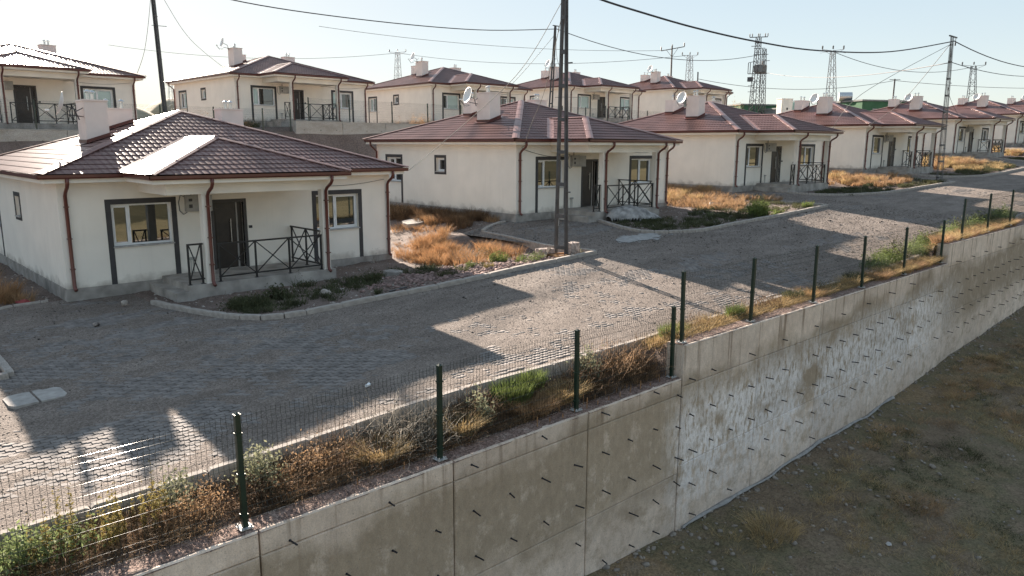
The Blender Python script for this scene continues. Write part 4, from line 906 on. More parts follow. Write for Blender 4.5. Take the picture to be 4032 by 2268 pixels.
NB = ['on the back house between the leftmost pole and the row', 'on the back house behind the second front house', 'on the back house behind the tall lattice pole', 'on the rightmost back house']
for i, h in list(enumerate(HOUSES[:7])) + [(7 + k, HOUSES[8 + k]) for k in range(4)]:
    d = DISH if first else copy_tree(DISH); first = False
    l = Vector((1.24, 3.85, 5.04)) if i == 0 else Vector((1.24, 4.55, 5.06)) if i < 7 else Vector((1.30, 4.3, 5.52))
    a = h.rotation_euler.z; d.location = h.location + Vector((math.cos(a) * l.x - math.sin(a) * l.y, math.sin(a) * l.x + math.cos(a) * l.y, l.z)); d.rotation_euler = (0, 0, a)
    tag(d, 'white satellite dish ' + (ND[i] if i < 7 else NB[i - 7]), 'satellite dish', 'satellite dishes on chimneys')

# ------------------------------------------------------------------ poles, pylons, transformer tower
def lattice_pole(name, label, base, top, s0, s1, m, cat='utility pole', leg=.11, arm=0.5, step=1.03, yaw=0.0, group='lattice utility poles'):
    r = thing(name, label, cat, base, 0, group); B = Vector((0, 0, -.3)); T = Vector(top) - Vector(base); ux = Vector((math.cos(yaw), math.sin(yaw), 0)); uy = Vector((-ux.y, ux.x, 0))
    for s in (-1, 1):
        b = MB(); p = B + ux * s * s0 / 2; q = T + ux * s * s1 / 2
        b.bar(p, q, .012, leg, up=ux)                       # channel section: web and two flanges
        for k in (-1, 1): b.bar(p + uy * k * leg / 2 - ux * s * .028, q + uy * k * leg / 2 - ux * s * .028, .06, .010, up=uy)
        b.build('leg', m, r)
    L = T.z; z = .25 if s0 > .3 else .6; k = 0
    while z < L - .2:
        t = (z - B.z) / (L - B.z); c = B.lerp(T, t); w_ = s0 + (s1 - s0) * t
        b = MB(); b.bar(c - ux * (w_ / 2 - .01) + uy * .05, c + ux * (w_ / 2 - .01) + uy * .05, .012, .11); b.bar(c - ux * (w_ / 2 - .01) - uy * .062, c + ux * (w_ / 2 - .01) - uy * .062, .012, .11); b.build('batten', m, r)
        z += step; k += 1
    for z in (L * .26, L * .44, L * .7):
        b = MB(); c = B.lerp(T, z / L); b.bar(c + ux * s0 / 3, c + ux * (s0 / 2 + .09), .05, .04); b.build('step_bolt', m, r)
    if arm:
        b = MB(); b.bar(T - ux * arm * .62, T + ux * arm, .08, .07); o = b.build('crossarm', m, r)
        b = MB(); c = T + ux * arm * .8 - Vector((0, 0, .05)); b.tube([c, c - Vector((0, 0, .25))], .02, 6); b.tube([c - Vector((0, 0, .25)), c - Vector((0, 0, .45))], .045, 6); b.build('cable_clamp', M['dark'], o)
    return r
P1 = lattice_pole('utility_pole', 'tall grey lattice pole standing by the kerb between the nearest two houses', (13.10, -5.95, .33), (13.05, -5.97, 9.15), .50, .15, M['pole'], leg=.105, yaw=-1.5)
P2 = lattice_pole('utility_pole', 'slim lattice pole rising behind the tall one, with small crossarm', (43.9, 24.3, 5.2), (44.5, 24.3, 14.1), .50, .17, M['pole'], leg=.12)
P3 = lattice_pole('utility_pole', 'lattice pole at the right beside the fifth front house', (49.1, -6.0, 1.7), (48.55, -6.0, 10.68), .98, .26, M['pole'], leg=.12, arm=.85)
P4 = lattice_pole('utility_pole', 'dark leaning pole at the left rising between the first two back houses', (11.42, 24.7, 5.0), (11.18, 24.7, 13.9), .16, .12, M['pole'], leg=.17, yaw=.3, arm=.5)
P5 = lattice_pole('utility_pole', 'far lattice pole beyond the right picture edge carrying the cable on', (88.0, -6.3, 3.6), (88.0, -6.3, 12.6), .5, .2, M['pole'])
for nm, z0, z1, f_ in (('paint_drip', .98, 1.20, -1), ('paint_drip', .92, 1.02, 1)):
    b = MB(); x = .5 / 2 * .9 * f_; b.bar((x, -.075, z0), (x + .02, -.075, z1), .035, .004); b.build(nm, M['lime'], P1)
b = MB(); b.bar((-.02, -.09, 5.05), (.62, -.09, 5.08), .012); b.bar((-.5, -.09, 5.02), (.0, -.09, 5.06), .012); b.build('cable_hook', M['dark'], P1)
b = MB(); b.bar((-.42, -.09, 5.6), (.42, -.09, 5.62), .03); b.build('cable_hook', M['dark'], P4)

def mast(b, base, top, w0, w1, n, th=.05):
    base = Vector(base); top = Vector(top); C = [(-1, -1), (1, -1), (1, 1), (-1, 1)]
    P = lambda k, t: base.lerp(top, t) + Vector((C[k][0] * (w0 + (w1 - w0) * t) / 2, C[k][1] * (w0 + (w1 - w0) * t) / 2, 0))
    for k in range(4): b.bar(P(k, 0), P(k, 1), th * 1.3)
    for i in range(n):
        t0, t1 = i / n, (i + 1) / n
        for k in range(4):
            j = (k + 1) % 4
            b.bar(P(k, t0), P(j, t1), th * .7) if i % 2 else b.bar(P(j, t0), P(k, t1), th * .7)
            if i % 2 == 0: b.bar(P(k, t0), P(j, t0), th * .6)
def insul(par, p, h=.35, r=.09):
    b = MB(); p = Vector(p); b.lathe([(r * .5, 0), (r, h * .15), (r * .6, h * .3), (r, h * .45), (r * .6, h * .6), (r, h * .75), (r * .4, h)], p, 8); b.build('insulator', M['dark'], par)
def pylon(label, base, top, w0, w1, arm, kind, m):
    r = thing('lattice_pylon', label, 'pylon', base, 0, 'distant lattice pylons'); T = Vector(top) - Vector(base); T.z = max(T.z, 4); th = .07
    b = MB(); mast(b, (0, 0, -6), T - Vector((0, 0, .4)), w0, w1, int((T.z + 6) / 1.1), th); b.build('mast', m, r)
    ax = Vector((math.cos(.9), -math.sin(.9), 0))
    b = MB()
    for s in (-1, 1):
        b.bar(T - Vector((0, 0, .5)), T + ax * s * arm + Vector((0, 0, -.25)), th); b.bar(T - Vector((0, 0, 1.3)), T + ax * s * arm + Vector((0, 0, -.25)), th * .8)
        if kind: b.bar(T + Vector((0, 0, -.5)), T + ax * s * arm * 1.15 - Vector((0, 0, .9)), th * .6)
    b.build('crossarm', m, r)
    for s in (-1, 0, 1): insul(r, T + ax * s * arm * .95 + Vector((0, 0, -.2)), .6, .16)
    return r
pylon('pale distant pylon above the back house behind the second front house', (126.6, 166.1, 17), (126.8, 166.0, 30.9), 2.6, .9, 2.6, 1, M['lattice_hazed'])
pylon('small grey pylon with three insulators right of the thin T-shaped pole', (153.2, 82.9, 14), (153.0, 83.1, 25.5), 2.1, .9, 1.9, 0, M['lattice_hazed'])
pylon('pale pylon between the transformer tower and the far lattice pole', (132.1, 38.5, 10), (131.9, 39.1, 21.2), 2.2, .6, 1.9, 1, M['lattice_hazed'])
pylon('small pylon near the right edge behind the far lattice pole', (178, 28.9, 12), (177.9, 29.5, 21.2), 2.2, .8, 2.4, 0, M['lattice'])
pylon('faint pylon over the dry hill at the left', (81.9, 224.6, 12), (82.2, 224.5, 22.5), 2.6, .9, 2.4, 1, M['lattice_hazed'])
# transformer tower
TT = thing('transformer_tower', 'double lattice transformer tower with grey transformer tank in the distance', 'transformer tower', (78.1, 23.7, 7.0))
b = MB(); mast(b, (0, .05, 0), (.02, 0, 9.3), 0.9, .42, 17, .045); b.build('mast', M['lattice'], TT)
b = MB(); mast(b, (.85, -.55, 0), (.8, -.4, 8.1), .58, .32, 15, .042); b.build('mast', M['lattice'], TT)
ax = Vector((.49, -.87, 0)); top = Vector((.02, 0, 9.35))
b = MB(); b.bar(top - ax * 1.0, top + ax * 1.0, .12, .08); o = b.build('crossarm', M['dark'], TT)
for t in (-1, -.72, -.05, .12, .72, 1): insul(o, top + ax * t + Vector((0, 0, .05)), .36, .07)
for z, a, c in ((8.7, -.4, .85), (8.35, -.75, .3), (8.1, -.45, .8), (7.4, -.45, 1.2)):
    b = MB(); q = Vector((0, 0, z)); b.bar(q + ax * a, q + ax * c, .08, .06); b.build('crossarm', M['dark'], TT)
b = MB(); b.box(-.1, .95, -.75, .25, 5.35, 6.25)
for k in range(7): b.box(-.16 + k * .16, -.10 + k * .16, -.82, .32, 5.45, 6.15)
tk = b.build('transformer_tank', M['grey_block'], TT)
for t in (.1, .35, .6): insul(tk, Vector((.1, .05, 6.25)) + ax * t, .4, .07)
b = MB(); q = Vector((0, 0, 5.25)); b.bar(q - ax * .95, q + ax * 1.2, .08); b.bar(q - ax * .95 + Vector((0, 0, 1.25)), q - ax * .2 + Vector((0, 0, 1.4)), .06); b.bar(q - ax * .95, q - ax * .95 + Vector((0, 0, 1.25)), .06); b.bar(q - ax * .72, q - ax * .72 + Vector((0, 0, 1.25)), .06); b.bar(q + ax * .6 + Vector((0, 0, 1.4)), q + ax * 1.4 + Vector((0, 0, 1.45)), .06); b.build('platform', M['lattice'], TT)
b = MB(); b.box(-.75, -.30, .2, .7, 4.35, 4.85); b.build('fuse_box', M['lattice'], TT)
for z in (3.9, 3.2):
    b = MB(); q = Vector((0, 0, z)); b.bar(q - ax * .85, q - ax * .2, .07, .05); b.build('crossarm', M['dark'], TT)
b = MB(); b.tube([(-.3, .45, 0), (-.1, .2, 4.3)], .03, 5); b.build('earth_cable', M['wire'], TT)
TP = thing('utility_pole', 'thin dark T-shaped pole above the rightmost back house', 'utility pole', (85.18, 40.6, 9.0))
b = MB(); b.tube([(0, 0, -1), (-.02, .04, 8.5)], .13, 8, taper=[1.15, .85]); b.build('pole', M['pole'], TP)
ax = Vector((.575, -.82, .16)); b = MB(); q = Vector((0, 0, 8.1)); b.bar(q - ax * 1.5, q + ax * 1.6, .10); b.bar(q - ax * .8, q - Vector((0, 0, 1.1)), .05); b.bar(q + ax * .8, q - Vector((0, 0, 1.1)), .05); o = b.build('crossarm', M['pole'], TP)
for t in (-1.5, 1.6): insul(o, q + ax * t, .55, .10)
insul(o, (0, 0, 8.4), .3, .08)
b = MB(); b.tube([(78.87, 32.1, 8.5), (78.85, 32.14, 13.05)], .09, 6); tag(b.build('pole_stub', M['pole']), 'short plain post sticking up behind the rightmost back house roof', 'post')
b = MB(); b.tube([(100.4, 16.4, 6), (100.4, 16.4, 12.6)], .10, 6); b.bar((99.9, 16.9, 12.5), (100.9, 15.9, 12.5), .07); tag(b.build('pole_stub', M['pole']), 'short dark post in front of the small pylon near the right edge', 'post')

# ------------------------------------------------------------------ overhead cables
def cable(label, pts, r, m='cable', name='overhead_cable', sag=None, n=24, twist=False):
    if sag is not None:
        a, c = Vector(pts[0]), Vector(pts[1]); P = [a.lerp(c, t) + Vector((0, 0, -sag * 4 * t * (1 - t))) for t in np.linspace(0, 1, n)]
    else:
        V = [Vector(p) for p in pts]; P = []
        for i in range(len(V) - 1):
            a, b_, c, d = V[max(i - 1, 0)], V[i], V[i + 1], V[min(i + 2, len(V) - 1)]
            for t in np.linspace(0, 1, 8, endpoint=False): P.append(0.5 * (2 * b_ + (c - a) * t + (2 * a - 5 * b_ + 4 * c - d) * t * t + (3 * b_ - a - 3 * c + d) * t ** 3))
        P.append(V[-1])
    b = MB(); b.tube(P, r, 6)
    return tag(b.build(name, M[m], smooth=True), label, 'cable', 'overhead cables')
cable('thick black cable sagging from the tall lattice pole to the far one', [(13.1, -5.95, 8.72), (14.86, -5.95, 8.54), (16.66, -5.95, 8.42), (20.31, -5.95, 8.24), (24.89, -5.95, 8.17), (30.58, -5.95, 8.3), (39.09, -5.95, 8.97), (48.9, -6.0, 10.42)], .034)
cable('thick cable leaving the far lattice pole to the right picture edge', [(48.9, -6, 10.45), (88, -6.3, 12.4)], .03, sag=1.25)
cable('cable crossing the sky from the leftmost pole to the slim pole', [(11.2, 24.7, 13.6), (15.6, 24.2, 12.55), (24.56, 24.2, 12.41), (35.43, 24.2, 12.82), (44.7, 24.3, 13.85)], .035)
cable('cable from the slim pole to the transformer tower', [(44.7, 24.3, 13.85), (78.1, 23.7, 14.35)], .032, sag=1.45)
cable('cable from the transformer tower to the far lattice pole, nearly level', [(78.5, 23, 12.4), (48.9, -6, 9.15)], .028, sag=.75)
cable('cable running right from the far lattice pole at half height', [(48.9, -6, 9.15), (88, -6.3, 11.9)], .022, sag=1.0)
cable('pale service wire from the tall lattice pole to the nearest house eave', [(13.05, -5.97, 8.4), (13.6, -3.5, 6.45), (12.9, -1.5, 4.75), (10.94, -.5, 2.98)], .010, 'pale_wire')
cable('service wire from the tall lattice pole to the second front house eave', [(13.1, -5.97, 8.4), (15.3, -3.0, 5.95), (16.1, -1.5, 4.72), (16.72, -.5, 3.95)], .010, 'pale_wire')
cable('service wire looping under the second front house eave', [(16.78, -.5, 3.9), (17.0, -.12, 3.72), (18.6, -.1, 3.42), (19.9, -.1, 3.5)], .010, 'wire')
cable('pale wire hanging from the leftmost pole to the second back house', [(11.2, 24.7, 13.5), (11.86, 24.7, 12.1), (13.52, 25.5, 10.12), (16.6, 27.5, 8.6)], .014, 'pale_wire')
cable('pale wire hanging from the leftmost pole to the leftmost back house', [(11.2, 24.7, 13.5), (11.08, 24.7, 12.0), (10.99, 26, 9.47), (10.74, 27, 8.04)], .014, 'pale_wire')
cable('service wire from the slim pole down behind the second front house', [(44.4, 24.3, 13.3), (40.5, 25.6, 9.0), (38.2, 26.5, 7.6)], .018, 'wire')
cable('service wire from the slim pole to the back house right of it', [(44.6, 24.3, 13.3), (46.2, 25.5, 11.2), (49.9, 27.0, 9.4)], .018, 'wire')
cable('service wire from the far lattice pole to the fourth house roof', [(48.5, -6, 10.3), (49.2, -3.2, 6.9), (49.3, -1.1, 5.3)], .016, 'wire')
cable('second service wire from the far lattice pole to the fifth house', [(48.7, -6, 10.3), (58, -3.2, 8.0), (69.6, -.7, 6.5)], .016, 'wire')
cable('thin line from the far lattice pole down to the third house', [(48.4, -6, 10.2), (42.5, -3.2, 7.0), (43.6, -1.0, 4.8)], .014, 'wire')
cable('faint line between the two pale pylons over the back houses', [(126.8, 166, 30.3), (153, 83.1, 25.2)], .05, 'wire', sag=2.5)
cable('faint line from the leftmost distant pylon toward the left', [(126.8, 166, 30.3), (60, 205, 30)], .05, 'wire', sag=2.5)
cable('faint line from the thin T-shaped pole to the left', [(84.4, 41.7, 16.9), (44, 64, 18.2)], .025, 'wire', sag=.9)
cable('thin line from the short post to the small right pylon pole', [(78.85, 32.1, 12.2), (100.4, 16.4, 12.4)], .03, 'wire', sag=1.2)
cable('thin line from the right pylon pole past the picture edge', [(100.4, 16.4, 12.4), (150, -5, 14)], .03, 'wire', sag=1.0)
cable('faint line between the right-hand pylons', [(131.9, 39.1, 20.6), (177.9, 29.5, 20.6)], .05, 'wire', sag=2.2)

# ------------------------------------------------------------------ distant buildings and tank
def block(name, label, x0, x1, y0, y1, z0, z1, m, extra=None):
    r = thing(name, label, 'building', ((x0 + x1) / 2, (y0 + y1) / 2, z0), -.5)
    b = MB(); hx, hy, h = (x1 - x0) / 2, (y1 - y0) / 2, z1 - z0; b.box(-hx, hx, -hy, hy, 0, h); b.build('wall', M[m], r)
    b = MB(); b.box(-hx - .15, hx + .15, -hy - .15, hy + .15, h + .004, h + .25); b.build('roof', M['grey_block'], r)
    for k in range(3):
        b = MB(); u = -hx + hx * (k + .5) * .65; b.box(u, u + .9, -hy - .03, -hy - .002, h * .45, h * .78); b.build('window', M['glass'], r)
    return r
block('flat_roof_building', 'low green flat building behind the transformer tower', 124.5, 132, 49.5, 56, 6, 11.4, 'green_wall')
block('flat_roof_building', 'long grey blockwork building right of the transformer tower', 126, 134, 40, 50, 6, 10.55, 'grey_block')
block('flat_roof_building', 'green flat building behind the fourth house roof', 121, 133, 24.5, 34.5, 6, 11.05, 'green_wall')
gh = thing('glazed_shed', 'pale green glazed shed behind the chimney of the fourth house', 'shed', (114.5, 36.6, 7), -.5)
b = MB(); b.box(-1.6, 1.6, -1.2, 1.2, 0, 3.9); b.build('glazing', M['glassgreen'], gh)
b = MB()
for x in (-1.62, -.54, .54, 1.62): b.bar((x, -1.24, 0), (x, -1.24, 4.1), .09)
b.bar((-1.8, -1.26, 4.05), (1.8, -1.26, 4.05), .1); b.bar((-1.6, -1.25, 2.6), (1.6, -1.25, 2.6), .07); b.build('frame', M['lattice'], gh)
wtk = thing('water_tank', 'shiny steel water tank on the green flat roof', 'water tank', (121.9, 31.9, 11.05), 0)
b = MB(); ax = Vector((.55, -.83, 0)); b.tube([Vector((0, 0, .95)) - ax * 1.0, Vector((0, 0, .95)) + ax * 1.0], .72, 16); b.build('tank', M['steel'], wtk, smooth=False)
b = MB(); 
for s in (-.6, .6): b.bar(ax * s, ax * s + Vector((0, 0, .4)), .12)
b.build('stand', M['lattice'], wtk)
kb_ = thing('kiosk', 'tall pale grey electrical cabinet beside the transformer tower', 'electrical cabinet', (82.35, 22.1, 7.2), -.5)
b = MB(); b.box(-.75, .75, -.5, .5, 0, 2.25); b.build('cabinet', M['plaster_trim'], kb_)
b = MB(); b.box(-.8, .8, -.55, .55, 2.252, 2.33); b.build('cabinet_roof', M['plaster_trim'], kb_)
b = MB(); b.box(-.6, .6, -.53, -.502, .15, 2.1); dd = b.build('cabinet_door', M['plaster_trim'], kb_)
b = MB(); b.box(-.1, .12, -.545, -.531, 1.0, 1.25); b.build('lock', M['dark'], dd)

# ------------------------------------------------------------------ things lying about
def rocky(name, m, loc, size, label, cat, seed=0, parent=None):
    b = bmesh.new(); bmesh.ops.create_icosphere(b, subdivisions=2, radius=1); rr_ = random.Random(seed)
    for v in b.verts:
        k = .78 + .44 * rr_.random(); v.co = Vector((v.co.x * size[0] * k, v.co.y * size[1] * k, v.co.z * size[2] * k))
    me = bpy.data.meshes.new(name); b.to_mesh(me); b.free(); o = link(name, me, m); o.location = loc; o.rotation_euler = (0, 0, seed); return tag(o, label, cat)
def roughblock(loc, sz, rz_, label, m='block', seed=1):
    b = bmesh.new(); bmesh.ops.create_cube(b, size=1); bmesh.ops.subdivide_edges(b, edges=b.edges[:], cuts=4, use_grid_fill=True); rr_ = random.Random(seed)
    for v in b.verts:
        v.co = Vector((v.co.x * sz[0] + rr_.uniform(-.016, .016), v.co.y * sz[1] + rr_.uniform(-.016, .016), v.co.z * sz[2] + rr_.uniform(-.016, .016)))
    me = bpy.data.meshes.new('concrete_block'); b.to_mesh(me); b.free(); o = link('concrete_block', me, M[m]); o.location = loc; o.rotation_euler = (rr_.uniform(-.05, .05), 0, rz_); return tag(o, label, 'concrete block')
roughblock((13.35, -6.2, .50), (.46, .30, .48), .12, 'rough pinkish concrete block at the right foot of the lattice pole', seed=3)
roughblock((12.75, -5.55, .36), (.55, .36, .34), -.2, 'broken concrete block at the left foot of the lattice pole', seed=5)
b = MB(); b.bar((12.15, -6.05, .28), (12.75, -5.75, .58), .10, .035); tag(b.build('plank', M['wood']), 'weathered plank leaning on the broken block by the lattice pole', 'plank')
b = MB(); b.bar((12.5, -6.22, .36), (13.5, -6.36, .36), .10, .05); b.bar((12.5, -5.75, .36), (13.5, -5.9, .36), .10, .05); b.bar((12.6, -5.7, .37), (12.62, -6.25, .37), .1, .05); tag(b.build('pole_footing', M['rust']), 'rusty steel footing frame around the lattice pole base', 'footing')
mh = thing('manhole_cover', 'pale concrete double slab cover in the road at the far left', 'manhole cover', (-2.36, -7.9, float(base_z(-2.4, -7.9)) + .01))
for sx in (-1, 1):
    b = MB(); w2, d2, rr_ = .44, .36, .14; pl = [(sx * .02, -d2), (sx * (w2 * 2 - rr_) * .5 * 1.0, -d2), (sx * w2, -d2 + rr_), (sx * w2, d2 - rr_), (sx * (w2 - rr_ * .8), d2), (sx * .02, d2)]
    if sx < 0: pl = pl[::-1]
    n = len(pl); b.add([(x, y, .016) for x, y in pl] + [(x, y, -.06) for x, y in pl], [tuple(range(n))] + [(i, n + i, n + (i + 1) % n, (i + 1) % n) for i in range(n)]); b.build('cover_slab', M['manhole'], mh)
mh.rotation_euler = (0, -.02, .02)
def slab_piece(loc, w_, d_, rot, label, seed):
    b = MB(); rr_ = random.Random(seed); n = 9; P = [(w_ * math.cos(k * 6.283 / n) * rr_.uniform(.8, 1.15), d_ * math.sin(k * 6.283 / n) * rr_.uniform(.8, 1.1)) for k in range(n)]
    b.add([(x, y, .10) for x, y in P] + [(x, y, -.08) for x, y in P], [tuple(range(n))] + [(i, n + i, n + (i + 1) % n, (i + 1) % n) for i in range(n)]); o = b.build('concrete_slab', M['plinth']); o.location = loc; o.rotation_euler = rot; return tag(o, label, 'concrete slab')
slab_piece((14.5, 4.0, float(soil_z(14.5, 4.0)) + .06), .95, .55, (.03, -.05, .4), 'broken concrete slab lying in the dry grass beside the second front house', 3)
slab_piece((8.3, -3.3, float(soil_z(8.3, -3.3)) + .04), .38, .25, (.1, .1, .2), 'small grey slab lying in front of the nearest house', 5)
slab_piece((28.4, -2.2, float(soil_z(28.4, -2.2)) + .05), .4, .3, (.0, .1, .6), 'small slab beside the porch of the second front house', 8)
# crumpled plastic sheet heap
xs = np.linspace(-1, 1, 46); X, Y = np.meshgrid(xs, xs); q = np.clip(1 - X ** 2 - Y ** 2, 0, 1)
rid = np.abs(fbm(X * 3.2 + 5, Y * 3.2, 120, 4) - .5) * 2
Z = q ** .6 * (.62 - .45 * np.clip(X, -1, 1)) * (.65 + .6 * fbm(X * 2, Y * 2, 130, 3)) + (q > 0) * (.3 * (0.35 - rid)) * q ** .4
V = np.stack([21.0 + X.ravel() * 1.55, -2.85 + Y.ravel() * .75 - .2 * X.ravel(), float(base_z(21, -2.9)) - .03 + Z.ravel() * .95], 1); n = 46
i, j = np.meshgrid(np.arange(n - 1), np.arange(n - 1)); a = (j * n + i).ravel(); F = np.stack([a, a + 1, a + n + 1, a + n], 1); F = F[(q.ravel()[F] > 0).all(1)]
tag(npmesh('plastic_sheet', V, F, M['tarp']), 'crumpled dusty plastic sheet heaped by the second front house porch', 'plastic sheet')
# pale lime patch on the road
xs = np.linspace(-1, 1, 40); X, Y = np.meshgrid(xs, xs); rad = np.sqrt(X ** 2 + Y ** 2) + (fbm(X * 5, Y * 5, 140, 5) - .5) * 1.7; Z = np.clip(1 - rad, 0, 1) * .03
PX = 17.6 + X * 1.5; PY = -5.85 + Y * .75; V = np.stack([PX.ravel(), PY.ravel(), (base_z(PX, PY) + .022 + Z).ravel()], 1); n = 40
i, j = np.meshgrid(np.arange(n - 1), np.arange(n - 1)); a = (j * n + i).ravel(); F = np.stack([a, a + 1, a + n + 1, a + n], 1); F = F[(Z.ravel()[F] > 0.001).all(1)]
o = npmesh('lime_patch', V, F, M['lime'], smooth=True); o['kind'] = 'stuff'
rocky('rock', M['rock'], (0.9, -1.75, -.22), (.09, .08, .07), 'pale rock lying in front of the nearest house step', 'rock', 2)
rocky('rock', M['pebble'], (-.25, -3.6, float(base_z(-.25, -3.6)) + .05), (.10, .08, .06), 'dark lump of rubble on the paving left of the nearest house', 'rock', 4)
rocky('rock', M['rock'], (5.0, -4.9, float(soil_z(5, -4.9)) + .05), (.16, .12, .09), 'larger pale rock in the weeds before the nearest porch', 'rock', 5)
rocky('rock', M['rock'], (5.6, -4.7, float(soil_z(5.6, -4.7)) + .04), (.11, .09, .06), 'smaller flat rock in the weeds before the nearest porch', 'rock', 7)
rocky('plastic_bag', M['sill'], (11.4, -17.4, float(low_z(11.4, -17.4)) + .02), (.06, .08, .025), 'small white scrap lying on the dark lower ground', 'litter', 8)
b = MB(); b.tube([(0, 0, 0), (.09, .03, .01)], .032, 10, taper=[.8, 1.1]); o = b.build('plastic_cup', M['pvc']); o.location = (2.05, -11.5, float(grav_z(2.05, -11.5)) + .04); tag(o, 'white plastic cup lying on the gravel road', 'litter')
rocky('red_cloth', mat('red_cloth', (.28, .06, .06), .9), (-.95, .55, -.30), (.16, .10, .08), 'small red rag on the soil left of the nearest house', 'litter', 3)
b = MB(); b.bar((6.3, -6.0, -.0), (6.9, -5.95, .04), .05, .03); tag(b.build('dark_stick', M['dark']), 'short dark stick lying behind the curved kerb', 'stick')

# ------------------------------------------------------------------ plants
G = np.random.default_rng(11)
def blades(n, rad, h, wd=.006, lean=.5, seg=3, curl=.6, hv=.4, g=G, ell=1.0):
    """n arching blades -> V, F (tris)"""
    a = g.uniform(0, 6.283, n); r = rad * np.sqrt(g.random(n)) * .75; bx, by = r * np.cos(a), r * np.sin(a) * ell
    da = a + g.normal(0, .7, n); H = h * (1 - hv * g.random(n)); ln = lean * (.25 + .9 * g.random(n)) * H
    fa = g.uniform(0, 6.283, n); wx, wy = np.cos(fa) * wd, np.sin(fa) * wd
    V = np.zeros((n, seg * 2 + 1, 3))
    for k in range(seg):
        t = k / seg; o = ln * t ** (1 + curl); w = 1 - .6 * t
        jx, jy = g.normal(0, .02, n) * t * H, g.normal(0, .02, n) * t * H
        for s, q in ((-1, 0), (1, 1)):
            V[:, 2 * k + q, 0] = bx + np.cos(da) * o + s * wx * w + jx; V[:, 2 * k + q, 1] = by + np.sin(da) * o + s * wy * w + jy; V[:, 2 * k + q, 2] = H * t * (1 - .18 * t)
    V[:, -1, 0] = bx + np.cos(da) * ln; V[:, -1, 1] = by + np.sin(da) * ln; V[:, -1, 2] = H * .85
    fc = []
    for k in range(seg - 1): q = 2 * k; fc += [(q, q + 1, q + 3), (q, q + 3, q + 2)]
    q = 2 * (seg - 1); fc.append((q, q + 1, q + 2)); fc = np.array(fc)
    F = fc[None] + (np.arange(n) * (seg * 2 + 1))[:, None, None]
    return V.reshape(-1, 3), F.reshape(-1, 3)
def leaves(n, rx, ry, rz, size, clumps=14, g=G, z0=.3):
    """leaf-sized faces gathered in clumps through an ellipsoid"""
    c = g.normal(0, 1, (clumps, 3)); c /= np.linalg.norm(c, axis=1)[:, None]; c *= (g.random((clumps, 1)) ** .5); c[:, 2] = np.abs(c[:, 2])
    k = g.integers(0, clumps, n); P = c[k] + g.normal(0, .22, (n, 3)); P = P * np.array([rx, ry, rz]); P[:, 2] = np.clip(P[:, 2], .01, None)
    d1 = g.normal(0, 1, (n, 3)); d1 /= np.linalg.norm(d1, axis=1)[:, None]; d2 = np.cross(d1, g.normal(0, 1, (n, 3))); d2 /= np.linalg.norm(d2, axis=1)[:, None]
    s = size * g.uniform(.5, 1.3, (n, 1)); V = np.stack([P - d1 * s, P + d2 * s * .45, P + d1 * s, P - d2 * s * .45], 1)
    F = np.array([(0, 1, 2), (0, 2, 3)])[None] + (np.arange(n) * 4)[:, None, None]
    return V.reshape(-1, 3), F.reshape(-1, 3)
def twigs(n, rad, h, th=.004, seg=5, g=G, spread=.9, up=1.0):
    a = g.uniform(0, 6.283, n); d = np.stack([np.cos(a) * spread, np.sin(a) * spread, up * g.uniform(.3, 1.1, n)], 1); d /= np.linalg.norm(d, axis=1)[:, None]
    p = np.stack([g.normal(0, rad * .35, n), g.normal(0, rad * .35, n), g.uniform(0, h * .25, n)], 1); L = rad * g.uniform(.5, 1.3, n) / seg; pts = [p]
    for k in range(seg):
        d = d + g.normal(0, .38, (n, 3)) + np.array([0, 0, -.06]); d /= np.linalg.norm(d, axis=1)[:, None]; p = p + d * L[:, None]; p[:, 2] = np.clip(p[:, 2], .01, h * 1.2); pts.append(p.copy())
    V = np.zeros((n, (seg + 1) * 3, 3))
    for k, q in enumerate(pts):
        w = th * (1 - .55 * k / seg)
        for i, o in enumerate(((1, 0, 0), (-.5, .87, .3), (-.5, -.87, .3))): V[:, k * 3 + i] = q + np.array(o) * w
    fc = []
    for k in range(seg):
        for i in range(3): j = (i + 1) % 3; a_, b_ = k * 3 + i, k * 3 + j; fc += [(a_, b_, b_ + 3), (a_, b_ + 3, a_ + 3)]
    F = np.array(fc)[None] + (np.arange(n) * (seg + 1) * 3)[:, None, None]
    return V.reshape(-1, 3), F.reshape(-1, 3)
def join(*vf):
    V = []; F = []; o = 0
    for v, f_ in vf: V.append(v); F.append(f_ + o); o += len(v)
    return np.concatenate(V), np.concatenate(F)
def plant(name, label, cat, loc, parts, group=None, tilt=0):
    """parts: [(part name, (V, F), material)] -> a thing; first part is the plant's own mesh"""
    v, f_ = parts[0][1]; o = npmesh(name, v, f_, M[parts[0][2]]); o.location = loc; o['kind'] = 'thing'; tag(o, label, cat, group)
    for nm, (v, f_), m in parts[1:]: npmesh(nm, v, f_, M[m], o)
    return o
def soil(x, y): return float(soil_z(x, y)) - .02
def many(name, pts, zfun, make, m, protos=7, seed=1):
    """ground cover: many tufts in one stuff object"""
    g = np.random.default_rng(seed); PR = [make(g) for _ in range(protos)]; VF = []
    xs = np.array([p[0] for p in pts]); ys = np.array([p[1] for p in pts]); zs = zfun(xs, ys)
    for i in range(len(pts)):
        v, f_ = PR[i % protos]; s = pts[i][2] if len(pts[i]) > 2 else 1; a = g.uniform(0, 6.283); ca, sa = math.cos(a) * s, math.sin(a) * s
        VF.append((np.stack([v[:, 0] * ca - v[:, 1] * sa + xs[i], v[:, 0] * sa + v[:, 1] * ca + ys[i], v[:, 2] * s + zs[i] - .015], 1), f_))
    V, F = join(*VF); o = npmesh(name, V, F, M[m]); o['kind'] = 'stuff'; return o
